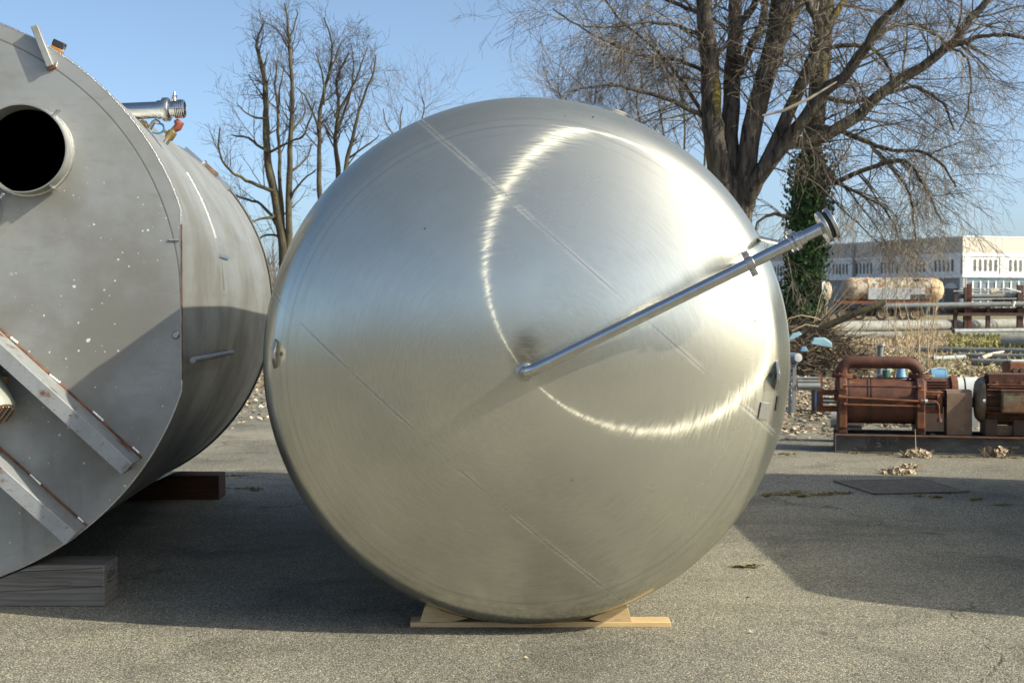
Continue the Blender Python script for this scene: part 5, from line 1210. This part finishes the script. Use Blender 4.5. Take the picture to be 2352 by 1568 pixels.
# ================================================================ leaf litter, grass, weeds
def litter(name, lab, n, fn, smin, smax, mat=M_LITTER, z=.004):
    mb = MB(); k = 0
    while k < n:
        p = fn()
        if p is None: continue
        k += 1; s = rng.uniform(smin, smax); t = rv(.55) + V((0, 0, 1)); leaf(mb, V((p.x, p.y, z + s * .35 * rng.random() + p.z)), t, s)
    return tag(mb.build(name, mat, smooth=0), lab, 'leaves', kind='stuff')
def f1():
    y = 15.2 + 16 * rng.random() ** .8; x = rng.uniform(.19, .40) * y
    dens = min(1, (y - 14.6) / 5) * (.25 + .75 * (math.sin(x * 3.1 + y * 1.7) * .5 + .5))
    return V((x, y, 0)) if rng.random() < dens else None
litter('leaf_litter', 'pale brown fallen leaves scattered behind the rusty pump', 15000, f1, .035, .085)
def f2():
    y = rng.uniform(24, 62); return V((rng.uniform(.17, .42) * y, y, -.02))
litter('field_litter', 'brown leaf litter over the field behind the pumps', 12000, f2, .06, .14, z=-.02)
def f3():
    y = rng.uniform(17, 34); return V((rng.uniform(-.24, -.12) * y, y, 0)) if rng.random() < min(1, (y - 16) / 12) else None
litter('gap_litter', 'fallen leaves on the asphalt seen between the two tanks', 2600, f3, .04, .09)
def f4():
    p = G(rng.uniform(-50, 2400), rng.uniform(1060, 1560)); return p if p.y > 4.8 else None
litter('stray_leaves', 'few tiny dry leaves lying on the foreground asphalt', 46, f4, .012, .026)
def blades(name, lab, n, fn, hmin, hmax, mat, w=.006):
    mb = MB()
    for k in range(n):
        p = fn(); h = rng.uniform(hmin, hmax); d = V((rng.gauss(0, .4), rng.gauss(0, .4), 1)).normalized(); s = d.cross(rv()).normalized() * w
        mb.add([p - s, p + s, p + d * h * .6 + s * .6, p + d * h + V((rng.gauss(0, .2), rng.gauss(0, .2), -.05)) * h], [(0, 1, 2), (0, 2, 3)])
    return tag(mb.build(name, mat, smooth=0), lab, 'grass', kind='stuff')
def gpatch(px0, px1, py0, py1, z=-.03): return lambda: G(rng.uniform(px0, px1), rng.uniform(py0, py1)) + V((0, 0, z))
blades('green_grass', 'strip of green and straw grass in front of the concrete pipes', 5200, gpatch(2180, 2420, 772, 802), .08, .28, M_GRASS, .012)
blades('dry_grass', 'dry yellow grass fringe along the lying pipes', 4200, gpatch(1900, 2260, 770, 800), .06, .24, M_CANE, .009)
blades('litter_grass', 'sparse grass growing through the leaf litter behind the pump', 1200, gpatch(1900, 2420, 800, 870), .05, .2, M_GRASS, .008)
def tuft(px, py, lab, n, R_, h, leaves, mat=M_CANE):
    b = G(px, py); r = thing('weed_tuft', lab, 'weed', b)
    mb = MB()
    for k in range(n):
        a = rng.uniform(0, 6.28); q = R_ * math.sqrt(rng.random()); p = b + V((q * math.cos(a), q * math.sin(a) * .6, 0)); d = V((math.cos(a) * .6, math.sin(a) * .6, rng.uniform(.4, 1.2))).normalized(); hh = h * rng.uniform(.4, 1)
        mb.tube([p, p + d * hh * .6, p + d * hh + V((0, 0, -.02))], [.004, .003, .0015], 3, caps=False)
    tag(mb.build('stalks', mat, r, local=False, smooth=0), kind='stuff')
    if leaves:
        mb = MB()
        for k in range(leaves): a = rng.uniform(0, 6.28); q = R_ * math.sqrt(rng.random()); leaf(mb, b + V((q * math.cos(a), q * .5 * math.sin(a), rng.uniform(.01, h * .75) * (1 - .6 * q / R_))), V((math.cos(a) * .6, -.8, .6)) + rv(.6), rng.uniform(.035, .07))
        tag(mb.build('dry_leaves', M_LITTER, r, local=False, smooth=0), kind='stuff')
tuft(2106, 1050, 'clump of curled dry leaves piled against the skid below the pump', 30, .13, .13, 260)
tuft(2286, 1049, 'brown dried weed against the skid at the right, below the motor', 46, .14, .17, 30, M_STICK)
tuft(2060, 1088, 'grey dry tuft on the asphalt by the shadow edge', 60, .16, .08, 60)
tuft(2092, 1074, 'small orange brown weed on the asphalt below the skid', 40, .10, .06, 16, M_STICK)
MB_ = MB().tube([G(2104, 1046) + V((0, -.01, 0)), P(2103, 1020, 14.2), P(2102, 985, 14.25)], [.004, .004, .002], 5)
tag(MB_.build('dry_stalk', M_CANE), 'single dry stalk rising from the leaf clump at the skid', 'weed')
def mosspatch(pix, n, lab):
    mb = MB()
    for k in range(n):
        i = rng.randrange(len(pix)); a, b, sx, sy = pix[i]; p = G(a + rng.gauss(0, sx), b + rng.gauss(0, sy)); leaf(mb, p + V((0, 0, .006)), V((0, 0, 1)) + rv(.5), rng.uniform(.012, .03))
    return tag(mb.build('moss_patch', M_MOSS, smooth=0), lab, 'moss', kind='stuff')
mosspatch([(1830, 1133, 12, 2.5), (1800, 1136, 14, 1.5), (1845, 1140, 10, 1.5), (1890, 1136, 14, 1.2), (1930, 1133, 14, 1.2), (1762, 1138, 6, 2)], 700, 'brown green moss line on the shaded asphalt left of the grate')
mosspatch([(1700, 1302, 16, 1.0), (1730, 1301, 8, 1.5)], 130, 'thin mossy crack beside the lower right of the big tank')
mosspatch([(2180, 1132, 10, 1), (2240, 1148, 8, 1.2), (2300, 1160, 12, 1.2), (2150, 1142, 8, 1.0), (2110, 1140, 6, .8)], 260, 'thin mossy crack on the shaded asphalt right of the grate')
mosspatch([(560, 1122, 30, .6), (545, 1093, 12, 1), (585, 1126, 8, .8)], 160, 'thin mossy crack in the shade between the two tanks')
mosspatch([(1960, 1041, 18, .8), (2030, 1044, 20, .7), (2200, 1050, 30, .8), (2320, 1052, 20, .8), (1800, 1043, 12, 1)], 420, 'moss growing along the foot of the pump skid')
